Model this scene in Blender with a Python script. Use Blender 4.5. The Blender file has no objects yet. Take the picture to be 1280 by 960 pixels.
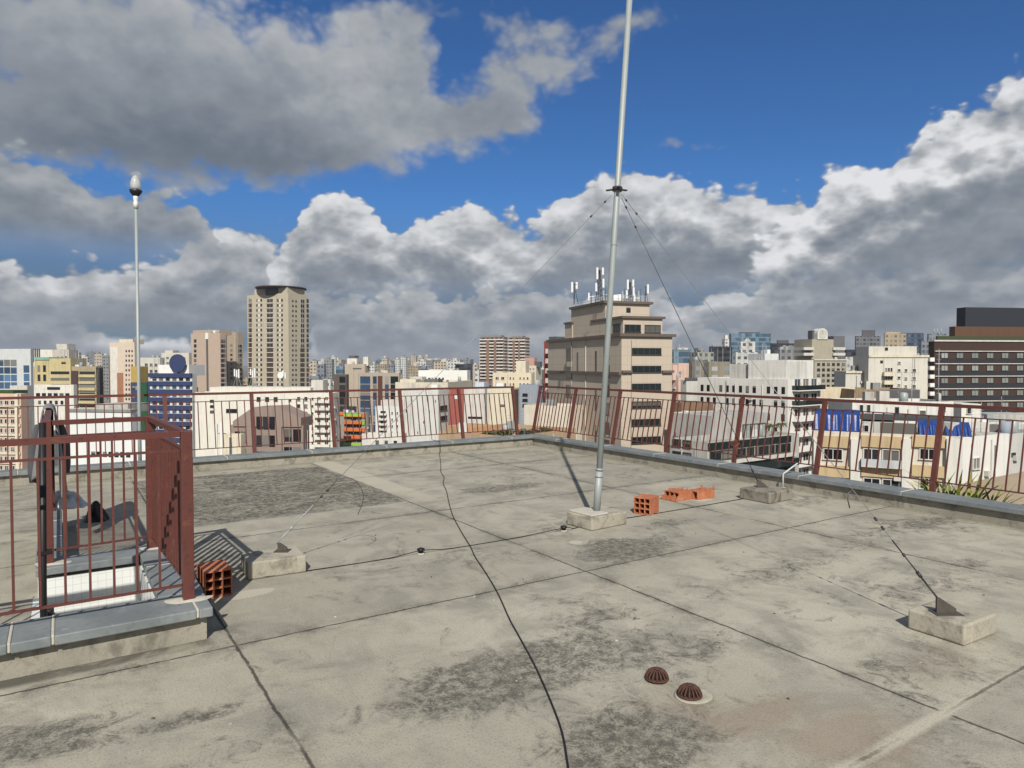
import bpy, math, random
from mathutils import Vector, Matrix
R = math.radians
scene = bpy.context.scene
COL = scene.collection

# ------------------------------------------------------------------ camera
FPX = 860.0; PITCH = math.atan(25 / 860.0); EYE = 1.65
YAW = R(33.35)                       # the roof grid is turned against the view
cd = bpy.data.cameras.new('camera'); cam = bpy.data.objects.new('camera', cd); COL.objects.link(cam)
cd.sensor_width = 36.0; cd.lens = 36.0 * FPX / 1280.0; cd.clip_start = 0.05; cd.clip_end = 30000
cam.location = (0, 0, EYE); cam.rotation_euler = (R(90) - PITCH, 0, 0)
scene.camera = cam

# ------------------------------------------------------------------ light
SUN_TO = Vector((0.045, -1.18, 1.0)).normalized()
SUN_EL = math.asin(SUN_TO.z); SUN_AZ = math.atan2(SUN_TO.x, SUN_TO.y)
sd = bpy.data.lights.new('sun', 'SUN'); sun = bpy.data.objects.new('sun', sd); COL.objects.link(sun)
sd.energy = 5.0; sd.angle = R(0.53); sd.color = (1.0, 0.94, 0.84)
sun.rotation_euler = SUN_TO.to_track_quat('Z', 'Y').to_euler()
sun.location = (0, -20, 40)

vs = scene.view_settings
vs.view_transform = 'Standard'; vs.look = 'None'; vs.exposure = 0.0; vs.gamma = 1.0; vs.use_curve_mapping = False
scene.cycles.max_bounces = 5; scene.cycles.diffuse_bounces = 3; scene.cycles.glossy_bounces = 3
scene.cycles.volume_bounces = 0

def ray(px, py):
    x = (px - 640) / FPX; z = -(py - 480) / FPX
    return Vector((x, math.cos(PITCH) + z * math.sin(PITCH), -math.sin(PITCH) + z * math.cos(PITCH)))

# ------------------------------------------------------------------ node helpers
class NT:
    def __init__(s, nt, flat=False): s.flat = flat; s.nt = nt; s.n = nt.nodes; s.l = nt.links
    def new(s, t, **kw):
        n = s.n.new(t)
        for k, v in kw.items(): setattr(n, k, v)
        return n
    def put(s, sock, v):
        if v is None: return
        if isinstance(v, bpy.types.NodeSocket): s.l.new(v, sock)
        else:
            try: sock.default_value = v
            except Exception:
                if len(v) == 3: sock.default_value = (*v, 1)
                else: raise
    def math(s, op, a, b=None, c=None, clamp=False):
        n = s.new('ShaderNodeMath', operation=op, use_clamp=clamp)
        for i, v in enumerate((a, b, c)): s.put(n.inputs[i], v)
        return n.outputs[0]
    def vmath(s, op, a, b=None, c=None):
        n = s.new('ShaderNodeVectorMath', operation=op)
        for i, v in enumerate((a, b, c)): s.put(n.inputs[i], v)
        return n.outputs['Value'] if op in ('DOT_PRODUCT', 'LENGTH') else n.outputs[0]
    def step(s, v, lo, hi, a=0.0, b=1.0, smooth=True):
        n = s.new('ShaderNodeMapRange', interpolation_type='SMOOTHSTEP' if smooth else 'LINEAR')
        for i, x in enumerate((v, lo, hi, a, b)): s.put(n.inputs[i], x)
        return n.outputs[0]
    def noise(s, vec, scale, detail=4, rough=0.55, dist=0.0, two=False):
        n = s.new('ShaderNodeTexNoise', noise_dimensions='2D' if two or s.flat else '3D'); s.put(n.inputs['Vector'], vec)
        n.inputs['Scale'].default_value = scale; n.inputs['Detail'].default_value = detail
        n.inputs['Roughness'].default_value = rough; n.inputs['Distortion'].default_value = dist
        return n.outputs[0]
    def noisec(s, vec, scale, detail=3):
        n = s.new('ShaderNodeTexNoise', noise_dimensions='2D' if s.flat else '3D'); s.put(n.inputs['Vector'], vec)
        n.inputs['Scale'].default_value = scale; n.inputs['Detail'].default_value = detail
        return n.outputs[1]
    def mix(s, f, a, b, blend='MIX'):
        n = s.new('ShaderNodeMix', data_type='RGBA', blend_type=blend)
        s.put(n.inputs['Factor'], f); s.put(n.inputs[6], a); s.put(n.inputs[7], b)
        return n.outputs[2]
    def sep(s, v):
        n = s.new('ShaderNodeSeparateXYZ'); s.put(n.inputs[0], v); return n.outputs
    def comb(s, x, y, z=0.0):
        n = s.new('ShaderNodeCombineXYZ')
        for i, v in enumerate((x, y, z)): s.put(n.inputs[i], v)
        return n.outputs[0]

def c4(c): return (*c, 1.0)

# ------------------------------------------------------------------ sky with clouds (by direction in the world)
def azel(px, py):
    d = ray(px, py).normalized(); return math.atan2(d.x, d.y), math.asin(d.z)

DENS = [  # px, py, rx, ry, weight : the near clouds overhead
    (120, 60, 370, 115, 1.35), (440, 120, 125, 80, 1.0), (90, 175, 240, 60, .80), (330, 185, 170, 42, .65), (480, 150, 60, 50, .3),
    (690, 85, 115, 52, 1.25), (612, 150, 70, 30, 1.1), (515, 28, 75, 30, .75), (800, 30, 80, 22, .45), (650, 28, 60, 24, .45), (985, 12, 30, 10, .75), (820, 20, 70, 14, .25),
    (835, 182, 72, 18, 1.0), (905, 180, 46, 11, .6), (430, 195, 120, 25, .45),
    (1050, 90, 330, 95, -1.3), (560, 225, 110, 24, -.5), (566, 75, 34, 60, -.95),
]
BRI = [  # px, py, rx, ry, weight : brighter or darker masses among them
    (330, 20, 190, 60, .20), (450, 130, 90, 60, .20), (200, 165, 280, 50, -.17), (320, 210, 220, 28, -.15), (90, 40, 120, 50, .08),
    (690, 80, 110, 50, .06), (610, 150, 60, 30, -.04), (835, 180, 60, 20, .02), (515, 190, 40, 30, .18), (60, 120, 90, 30, .05),
]
ROWS = [  # rows of cloud from the far horizon towards us: outline of the tops (px, py), base py, softness px, light of top and base, thickness px
    ([(-300, 420), (100, 428), (200, 416), (330, 424), (480, 415), (640, 424), (760, 412), (900, 420), (1040, 410), (1200, 418), (1500, 415)], 470, 30, .64, .55, 30),
    ([(-300, 390), (0, 396), (60, 393), (130, 402), (165, 418), (195, 410), (230, 412), (262, 428), (375, 425), (400, 386), (450, 378), (520, 383), (600, 385), (640, 394), (690, 385), (720, 402), (850, 404), (862, 380), (882, 384), (900, 402), (960, 388), (1040, 380), (1150, 374), (1500, 380)], 440, 22, .86, .54, 32),
    ([(-300, 330), (0, 338), (60, 340), (110, 326), (160, 320), (210, 332), (260, 345), (330, 352), (390, 352), (470, 350), (600, 350), (660, 342), (740, 348), (850, 350), (1000, 342), (1500, 335)], 408, 24, .82, .48, 44),
    ([(-300, 420), (60, 420), (140, 372), (185, 336), (210, 310), (250, 299), (300, 292), (340, 297), (380, 300), (430, 316), (480, 328), (540, 352), (640, 400), (760, 430), (1500, 430)], 362, 34, .80, .46, 58),
    ([(-300, 420), (300, 420), (345, 320), (372, 270), (392, 244), (430, 233), (470, 250), (490, 270), (530, 262), (560, 247), (580, 244), (602, 254), (630, 262), (652, 268), (680, 246), (720, 208), (760, 196), (800, 192), (840, 208), (900, 232), (960, 246), (1000, 242), (1060, 258), (1140, 290), (1250, 330), (1500, 420)], 352, 46, .86, .44, 96),
    ([(-300, 420), (700, 420), (840, 372), (940, 318), (1005, 262), (1048, 212), (1090, 212), (1120, 200), (1170, 174), (1200, 157), (1240, 149), (1270, 136), (1340, 118), (1500, 150)], 346, 50, .96, .40, 104),
    ([(-300, 215), (-60, 220), (0, 222), (60, 229), (120, 238), (190, 252), (235, 270), (262, 300), (320, 420), (1500, 420)], 312, 40, .58, .40, 54),
]
def blob_sum(T, p, blobs):
    acc = None
    for (x, y, rx, ry, w) in blobs:
        a, e = azel(x, y); a2, _ = azel(x + rx * .5, y); _, e2 = azel(x, y - ry)
        ra = abs(a2 - a) * 2 + 1e-4; re = abs(e2 - e) + 1e-4
        n = T.vmath('MULTIPLY_ADD', p, (1 / ra, 1 / re, 0), (-a / ra, -e / re, 0))
        d = T.math('POWER', 0.3678794, T.vmath('DOT_PRODUCT', n, n))
        acc = T.math('MULTIPLY_ADD', d, w, acc if acc is not None else 0.0)
    return acc

def make_world():
    w = bpy.data.worlds.new('World'); scene.world = w; w.use_nodes = True
    T = NT(w.node_tree, True); T.n.clear()
    g = bpy.data.node_groups.new('cloud_density', 'ShaderNodeTree')
    g.interface.new_socket('P', in_out='INPUT', socket_type='NodeSocketVector')
    g.interface.new_socket('F', in_out='OUTPUT', socket_type='NodeSocketFloat'); g.interface.new_socket('Q', in_out='OUTPUT', socket_type='NodeSocketVector')
    G = NT(g, True); gi = G.new('NodeGroupInput'); go = G.new('NodeGroupOutput'); p = gi.outputs[0]
    # stretch: clouds flatten towards the horizon
    s = G.sep(p)
    yy = G.math('MULTIPLY', G.math('POWER', G.math('MAXIMUM', G.math('ADD', s[1], 0.03), 0.0), 0.88), 1.45)
    q = G.comb(s[0], yy, 0.0)
    wv = G.vmath('SCALE', G.vmath('SUBTRACT', G.noisec(q, 9.0, 3), (.5, .5, .5)), None)
    wv.node.inputs['Scale'].default_value = 0.055
    pw = G.vmath('ADD', p, G.vmath('MULTIPLY', wv, (1.0, .6, 0.0)))
    G.put(go.inputs[1], pw)
    n1 = G.noise(q, 5.0, 9, 0.56, 0.25)
    # billows: rounded cells give cauliflower tops
    v = G.new('ShaderNodeTexVoronoi', feature='SMOOTH_F1', voronoi_dimensions='2D'); G.put(v.inputs['Vector'], G.vmath('ADD', q, G.vmath('MULTIPLY', wv, (.6, .6, 0))))
    v.inputs['Scale'].default_value = 19.0; v.inputs['Detail'].default_value = 2.0; v.inputs['Roughness'].default_value = 0.55
    v.inputs['Smoothness'].default_value = 0.5; v.inputs['Lacunarity'].default_value = 2.1
    bil = G.math('SUBTRACT', 0.42, v.outputs['Distance'])
    f = G.math('MULTIPLY', G.math('SUBTRACT', n1, 0.5), 1.45)
    f = G.math('MULTIPLY_ADD', bil, 0.60, f)
    T_ = f
    G.put(go.inputs[0], T_)
    tc = T.new('ShaderNodeTexCoord'); d = T.vmath('NORMALIZE', tc.outputs['Generated']); s = T.sep(d)
    az = T.math('ARCTAN2', s[0], s[1]); el = T.math('ARCSINE', s[2])
    P = T.comb(az, el, 0.0)
    def F(vec):
        n = T.new('ShaderNodeGroup'); n.node_tree = g; T.put(n.inputs[0], vec); return n.outputs
    # behind the camera and high overhead: unseen cloud, added to grey the fill light
    back = T.step(T.math('ABSOLUTE', az), 0.9, 1.4)
    g0 = F(P); g1 = F(T.vmath('ADD', P, (0.006, 0.022, 0.0)))
    big = T.math('MULTIPLY_ADD', T.math('MAXIMUM', back, T.step(el, .62, .85)), 0.95, blob_sum(T, g0[1], DENS))
    f0 = T.math('ADD', big, g0[0])
    lit = T.math('SUBTRACT', g0[0], g1[0])                 # density falling off upward: a sunlit top
    fine = T.noise(T.comb(az, T.math('MULTIPLY', el, 1.7)), 11.0, 7, 0.58); fc = T.math('SUBTRACT', fine, 0.5)
    # overhead masses
    alpha = T.step(f0, 0.14, 0.90)
    thick = T.step(f0, 0.35, 1.35)
    L = T.math('ADD', 0.54, T.math('MULTIPLY', lit, 0.16))
    L = T.math('ADD', L, blob_sum(T, P, BRI)); L = T.math('ADD', L, T.math('MULTIPLY', fc, 0.24)); L = T.math('SUBTRACT', L, T.math('MULTIPLY', thick, 0.10))
    # rows towards the horizon: flat bases, billowing sunlit tops
    pz = T.sep(g0[1]); waz, wel = pz[0], pz[1]
    AZ0, AZ1 = azel(-300, 455)[0], azel(1500, 455)[0]
    xn = T.math('DIVIDE', T.math('SUBTRACT', waz, AZ0), AZ1 - AZ0, clamp=True)
    for (pts, base, soft, lt, lb, th) in ROWS:
        n = T.new('ShaderNodeFloatCurve'); cv = n.mapping.curves[0]; n.mapping.use_clip = False
        xs = [((azel(px, 455)[0] - AZ0) / (AZ1 - AZ0), azel(640, py)[1] / .6 + .2) for px, py in pts]
        cv.points[0].location = xs[0]; cv.points[1].location = xs[-1]
        for x in xs[1:-1]: cv.points.new(*x)
        n.mapping.update(); T.put(n.inputs['Value'], xn)
        top = T.math('MULTIPLY', T.math('SUBTRACT', n.outputs[0], .2), .6)
        eb = azel(640, base)[1]; es = soft / 860.0; et = th / 860.0
        d = T.math('SUBTRACT', top, wel); d = T.math('MULTIPLY_ADD', g0[0], .058 if th > 40 else .034, d)
        a = T.math('MULTIPLY', T.step(d, -.002, .012), T.step(el, eb - es, eb + es * .3))
        k = T.math('MULTIPLY_ADD', lit, -.75, T.math('DIVIDE', d, et)); k = T.math('MULTIPLY_ADD', fc, -.9, k)
        l = T.step(k, .05, 1.15, lt, lb); l = T.math('MULTIPLY_ADD', fc, .20, l); l = T.math('MULTIPLY_ADD', lit, .22, l)
        L = T.math('MULTIPLY_ADD', a, T.math('SUBTRACT', l, L), L)
        alpha = T.math('MAXIMUM', alpha, a)
    rp = T.new('ShaderNodeValToRGB'); T.put(rp.inputs[0], L); e = rp.color_ramp.elements
    e[0].position = 0.0; e[0].color = (.105, .135, .185, 1)
    e[1].position = 1.0; e[1].color = (.78, .79, .81, 1)
    for pos, c in ((.25, (.165, .195, .240)), (.50, (.270, .298, .338)), (.75, (.45, .468, .49))):
        x = e.new(pos); x.color = c4(c)
    sky = T.new('ShaderNodeTexSky', sky_type='NISHITA'); sky.sun_disc = False
    sky.sun_elevation = SUN_EL; sky.sun_rotation = SUN_AZ; sky.air_density = 1.0; sky.dust_density = 0.35; sky.ozone_density = 2.2; sky.altitude = 760
    hz = T.step(el, 0.07, 0.24)
    skyc = T.mix(1.0, sky.outputs[0], (0.30, 0.58, 0.90, 1), 'MULTIPLY')
    cc = T.vmath('SCALE', rp.outputs[0], None); cc.node.inputs['Scale'].default_value = 10.0
    bg = T.new('ShaderNodeBackground'); bg.inputs['Strength'].default_value = 0.10
    # low sky: slate veil between the cloud rows
    veil = T.math('MULTIPLY', T.math('SUBTRACT', 1.0, hz), 0.85)
    base = T.mix(veil, skyc, (1.05, 1.45, 2.1, 1))
    T.put(bg.inputs['Color'], T.mix(alpha, base, cc))
    out = T.new('ShaderNodeOutputWorld'); T.l.new(bg.outputs[0], out.inputs[0])
    w.cycles.sampling_method = 'NONE'
make_world()

# ------------------------------------------------------------------ object helpers
def link(o, parent=None):
    COL.objects.link(o)
    if parent is not None: o.parent = parent
    return o
def tag(o, label=None, cat=None, group=None, kind=None):
    if label: o['label'] = label
    if cat: o['category'] = cat
    if group: o['group'] = group
    if kind: o['kind'] = kind
    return o
def empty(name, loc=(0, 0, 0), rz=0.0, label=None, cat=None, group=None):
    o = bpy.data.objects.new(name, None); o.empty_display_size = 0.2
    COL.objects.link(o); o.location = loc; o.rotation_euler = (0, 0, rz)
    return tag(o, label, cat, group)

class MB:
    """collects shapes with a material slot each, then links them as one mesh"""
    def __init__(s): s.v = []; s.f = []; s.m = []; s.sm = []
    def quad(s, a, b, c, d, m=0):
        i = len(s.v); s.v += [tuple(a), tuple(b), tuple(c), tuple(d)]; s.f.append((i, i + 1, i + 2, i + 3)); s.m.append(m); s.sm.append(False)
    def poly(s, pts, m=0):
        i = len(s.v); s.v += [tuple(p) for p in pts]; s.f.append(tuple(range(i, i + len(pts)))); s.m.append(m); s.sm.append(False)
    def box(s, x0, x1, y0, y1, z0, z1, m=0, M=None):
        if x0 > x1: x0, x1 = x1, x0
        if y0 > y1: y0, y1 = y1, y0
        if z0 > z1: z0, z1 = z1, z0
        p = [(x0, y0, z0), (x1, y0, z0), (x1, y1, z0), (x0, y1, z0), (x0, y0, z1), (x1, y0, z1), (x1, y1, z1), (x0, y1, z1)]
        if M is not None: p = [tuple(M @ Vector(q)) for q in p]
        i = len(s.v); s.v += p
        for f in ((0, 3, 2, 1), (4, 5, 6, 7), (0, 1, 5, 4), (1, 2, 6, 5), (2, 3, 7, 6), (3, 0, 4, 7)):
            s.f.append(tuple(i + k for k in f)); s.m.append(m); s.sm.append(False)
    def bar(s, a, b, w, h, m=0, up=(0, 0, 1)):
        a = Vector(a); b = Vector(b); d = (b - a); L = d.length; d.normalize()
        x = d.cross(Vector(up))
        if x.length < 1e-4: x = d.cross(Vector((0, 1, 0)))
        x.normalize(); y = x.cross(d)
        M = Matrix(((x.x, d.x, y.x, a.x), (x.y, d.y, y.y, a.y), (x.z, d.z, y.z, a.z), (0, 0, 0, 1)))
        s.box(-w / 2, w / 2, 0, L, -h / 2, h / 2, m, M)
    def tube(s, pts, r, n=8, m=0, cap=True, radii=None):
        pts = [Vector(p) for p in pts]; rings = []
        t0 = (pts[1] - pts[0]).normalized()
        u = t0.cross(Vector((0, 0, 1)))
        if u.length < 1e-3: u = t0.cross(Vector((0, 1, 0)))
        u.normalize()
        for k, p in enumerate(pts):
            t = (pts[min(k + 1, len(pts) - 1)] - pts[max(k - 1, 0)])
            if t.length < 1e-9: t = t0
            t = t.normalized(); u = (u - t * u.dot(t))
            if u.length < 1e-6: u = t.orthogonal()
            u.normalize(); w = t.cross(u); rr = radii[k] if radii else r
            i = len(s.v); s.v += [tuple(p + (u * math.cos(2 * math.pi * j / n) + w * math.sin(2 * math.pi * j / n)) * rr) for j in range(n)]
            rings.append(i)
        for a, b in zip(rings, rings[1:]):
            for j in range(n):
                k = (j + 1) % n; s.f.append((a + j, a + k, b + k, b + j)); s.m.append(m); s.sm.append(True)
        if cap:
            s.f.append(tuple(rings[0] + j for j in reversed(range(n)))); s.m.append(m); s.sm.append(False)
            s.f.append(tuple(rings[-1] + j for j in range(n))); s.m.append(m); s.sm.append(False)
    def lathe(s, prof, c=(0, 0, 0), n=24, m=0, smooth=True):
        rings = []
        for (r, z) in prof:
            i = len(s.v); s.v += [(c[0] + r * math.cos(2 * math.pi * j / n), c[1] + r * math.sin(2 * math.pi * j / n), c[2] + z) for j in range(n)]; rings.append(i)
        for a, b in zip(rings, rings[1:]):
            for j in range(n):
                k = (j + 1) % n; s.f.append((a + j, a + k, b + k, b + j)); s.m.append(m); s.sm.append(smooth)
        s.f.append(tuple(rings[0] + j for j in reversed(range(n)))); s.m.append(m); s.sm.append(False)
        s.f.append(tuple(rings[-1] + j for j in range(n))); s.m.append(m); s.sm.append(False)
    def grid(s, fn, nu, nv, m=0, smooth=True):
        i = len(s.v)
        for a in range(nu + 1):
            for b in range(nv + 1): s.v.append(tuple(fn(a / nu, b / nv)))
        for a in range(nu):
            for b in range(nv):
                k = i + a * (nv + 1) + b
                s.f.append((k, k + nv + 1, k + nv + 2, k + 1)); s.m.append(m); s.sm.append(smooth)
    def mesh(s, name, mats):
        me = bpy.data.meshes.new(name); me.from_pydata(s.v, [], s.f)
        for mm in (mats if isinstance(mats, (list, tuple)) else [mats]): me.materials.append(mm)
        me.polygons.foreach_set('material_index', s.m); me.polygons.foreach_set('use_smooth', s.sm)
        me.update(); return me
    def build(s, name, mats, parent=None, bevel=0.0):
        o = bpy.data.objects.new(name, s.mesh(name, mats)); link(o, parent)
        if bevel:
            b = o.modifiers.new('bevel', 'BEVEL'); b.width = bevel; b.segments = 2; b.limit_method = 'ANGLE'; b.angle_limit = R(40)
        return o

def inst(me, name, loc, parent=None, rz=0.0, scale=None):
    o = bpy.data.objects.new(name, me); COL.objects.link(o)
    if parent is not None: o.parent = parent
    o.location = loc; o.rotation_euler = (0, 0, rz)
    if scale: o.scale = scale
    return o

# ------------------------------------------------------------------ materials
MATS = {}
def base_mat(name):
    m = bpy.data.materials.new(name); m.use_nodes = True; T = NT(m.node_tree); T.n.clear()
    out = T.new('ShaderNodeOutputMaterial'); b = T.new('ShaderNodeBsdfPrincipled'); T.l.new(b.outputs[0], out.inputs[0])
    return m, T, b
def bump(T, b, h, strength=0.3, dist=0.02):
    n = T.new('ShaderNodeBump'); n.inputs['Strength'].default_value = strength; n.inputs['Distance'].default_value = dist
    T.put(n.inputs['Height'], h); T.l.new(n.outputs[0], b.inputs['Normal'])
def rnd(T):
    return T.new('ShaderNodeObjectInfo').outputs['Random']
def obj_co(T): return T.new('ShaderNodeTexCoord').outputs['Object']

def wall(col, dirt=0.35, scale=0.35, rough=0.85, lines=0.0):
    """painted or rendered wall: uneven paint, rain streaks, optional floor joints"""
    k = ('wall', col, dirt, scale, rough, lines)
    if k in MATS: return MATS[k]
    m, T, b = base_mat('painted_wall'); co = obj_co(T); s = T.sep(co)
    st = T.noise(T.vmath('MULTIPLY', co, (1.3, 1.3, 0.06)), 1.6, 5, .6)
    n = T.noise(co, scale, 5, .6)
    d = T.math('MULTIPLY', T.step(T.math('ADD', T.math('MULTIPLY', st, .6), T.math('MULTIPLY', n, .4)), .43, .66), min(.9, dirt * 1.35))
    fine = T.noise(co, 6.0, 3)
    c = T.mix(T.math('MULTIPLY', T.math('SUBTRACT', fine, .5), .25), c4(col), c4([x * 1.25 for x in col]))
    c = T.mix(d, c, c4([x * .48 + .012 for x in col]))
    if lines:
        fr = T.math('FRACT', T.math('DIVIDE', s[2], lines))
        ln = T.math('LESS_THAN', fr, 0.035)
        c = T.mix(T.math('MULTIPLY', ln, .45), c, c4([x * .35 for x in col]))
    T.put(b.inputs['Base Color'], c); b.inputs['Roughness'].default_value = rough
    b.inputs['Specular IOR Level'].default_value = 0.25
    MATS[k] = m; return m

def plain(name, col, rough=0.6, metal=0.0, var=0.15, scale=8.0, bmp=0.0, spec=0.4):
    k = ('plain', name)
    if k in MATS: return MATS[k]
    m, T, b = base_mat(name); co = obj_co(T)
    n = T.noise(co, scale, 4)
    T.put(b.inputs['Base Color'], T.mix(n, c4([x * (1 - var) for x in col]), c4([min(1, x * (1 + var)) for x in col])))
    b.inputs['Roughness'].default_value = rough; b.inputs['Metallic'].default_value = metal; b.inputs['Specular IOR Level'].default_value = spec
    if bmp: bump(T, b, T.noise(co, scale * 4, 4), bmp)
    MATS[k] = m; return m

def glass(name, col=(.018, .022, .026), rough=0.12, spec=0.5, var=0.9):
    """window glass seen from outside: dark room behind, each window a little different"""
    k = ('glass', name)
    if k in MATS: return MATS[k]
    m, T, b = base_mat(name); r = rnd(T)
    c = T.mix(T.math('POWER', r, 3.0), c4(col), c4([min(.6, x * (1 + 6 * var) + .02 * var) for x in col]))
    rr = T.math('FRACT', T.math('MULTIPLY', r, 17.3)); hi = T.sep(T.new('ShaderNodeTexCoord').outputs['Generated'])[2]
    blind = T.math('MULTIPLY', T.math('GREATER_THAN', rr, .66), T.math('GREATER_THAN', hi, T.math('MULTIPLY_ADD', T.math('FRACT', T.math('MULTIPLY', r, 41.7)), 1.2, -.25)))
    c = T.mix(T.math('MULTIPLY', blind, min(1, .35 + var)), c, T.mix(T.math('FRACT', T.math('MULTIPLY', r, 91.0)), (.16, .15, .13, 1), (.34, .33, .30, 1)))
    T.put(b.inputs['Base Color'], c); b.inputs['Roughness'].default_value = rough; b.inputs['Specular IOR Level'].default_value = spec
    MATS[k] = m; return m

def facade(wc, gc, cw=3.2, ch=3.1, fw=.45, fh=.5, rough=.8, ribbon=False, seed=0.0):
    """far building: small windows laid over the wall in rows of storeys"""
    k = ('fac', wc, gc, cw, ch, fw, fh, ribbon, seed)
    if k in MATS: return MATS[k]
    m, T, b = base_mat('distant_facade'); tc = T.new('ShaderNodeTexCoord'); s = T.sep(tc.outputs['Object'])
    nv = T.sep(tc.outputs['Normal'])
    onx = T.math('GREATER_THAN', T.math('ABSOLUTE', nv[0]), .7); top = T.math('GREATER_THAN', T.math('ABSOLUTE', nv[2]), .7)
    u = T.math('ADD', T.math('MULTIPLY', onx, s[1]), T.math('MULTIPLY', T.math('SUBTRACT', 1.0, onx), s[0]))
    cu = T.math('ADD', T.math('DIVIDE', u, cw), 100.0 + seed); cv = T.math('ADD', T.math('DIVIDE', s[2], ch), 100.0)
    fu = T.math('ABSOLUTE', T.math('SUBTRACT', T.math('FRACT', cu), .5)); fv = T.math('ABSOLUTE', T.math('SUBTRACT', T.math('FRACT', cv), .5))
    inw = T.math('LESS_THAN', fv, fh / 2)
    if not ribbon: inw = T.math('MULTIPLY', inw, T.math('LESS_THAN', fu, fw / 2))
    inw = T.math('MULTIPLY', inw, T.math('SUBTRACT', 1.0, top))
    wn = T.new('ShaderNodeTexWhiteNoise'); T.put(wn.inputs[0], T.comb(T.math('FLOOR', cu), T.math('FLOOR', cv), onx))
    g = T.mix(T.math('POWER', wn.outputs[0], 3.0), c4(gc), c4([min(.5, x * 3 + .05) for x in gc]))
    n = T.noise(T.vmath('MULTIPLY', tc.outputs['Object'], (1, 1, .1)), .5, 4)
    wcol = T.mix(T.step(n, .4, .75), c4(wc), c4([x * .66 for x in wc]))
    T.put(b.inputs['Base Color'], T.mix(inw, wcol, g))
    T.put(b.inputs['Roughness'], T.math('SUBTRACT', rough, T.math('MULTIPLY', inw, rough - .2)))
    MATS[k] = m; return m

def red_paint():
    m, T, b = base_mat('red_oxide_paint'); co = obj_co(T)
    g = T.new('ShaderNodeNewGeometry').outputs['Position']
    n = T.noise(g, 3.0, 5, .6); f = T.noise(g, 28, 4)
    c = T.mix(n, (.088, .027, .022, 1), (.135, .041, .032, 1))
    c = T.mix(T.math('MULTIPLY', T.step(T.noise(g, 9, 6, .7, .5), .56, .66), .7), c, (.15, .062, .035, 1)); c = T.mix(T.math('MULTIPLY', T.step(f, .55, .70), .6), c, (.05, .022, .018, 1))
    T.put(b.inputs['Base Color'], c); b.inputs['Roughness'].default_value = .5; bump(T, b, f, .15, .004)
    return m
RED = red_paint()
DARKMETAL = plain('dark_metal', (.045, .045, .048), .5, .3)
GALV = plain('galvanised_steel', (.31, .345, .345), .5, .12, .12, 5.0, .05)
WHITEPLASTIC = plain('white_plastic', (.74, .75, .74), .4)
BLACK = plain('black_rubber', (.012, .012, .013), .5)
WIRE = plain('wire_rope', (.10, .10, .105), .5, .6)
GLASS = glass('window_glass')
GLASSB = glass('blue_glass', (.020, .045, .085), .06, .8, .5)
GLASST = glass('teal_glass', (.008, .014, .015), .10, .6, .12)
GLASSD = glass('black_glass', (.010, .010, .012), .1, .6, .25)
FRAMEW = plain('white_frame', (.62, .61, .57), .6)
FRAMED = plain('dark_frame', (.06, .055, .05), .6)
ROOFM = plain('roof_felt', (.27, .26, .24), .9, 0, .3, .8)
# ------------------------------------------------------------------ roof: local axes (v along the far parapet, u along the side parapet)
CY, SY = math.cos(YAW), math.sin(YAW)
def W(v, u, z=0.0): return Vector((v * CY - u * SY, v * SY + u * CY, z))
def GP(px, py, z=0.0):
    d = ray(px, py); t = (z - EYE) / d.z; return Vector((d.x * t, d.y * t, z))
def LOC(px, py, z=0.0):
    p = GP(px, py, z); return (p.x * CY + p.y * SY, -p.x * SY + p.y * CY)

VR, UB = 8.02, 11.42                   # inner faces of the two parapets
HX0, HX1, HY0, HY1 = -.13, .49, 4.74, 5.87   # stair hatch

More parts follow.
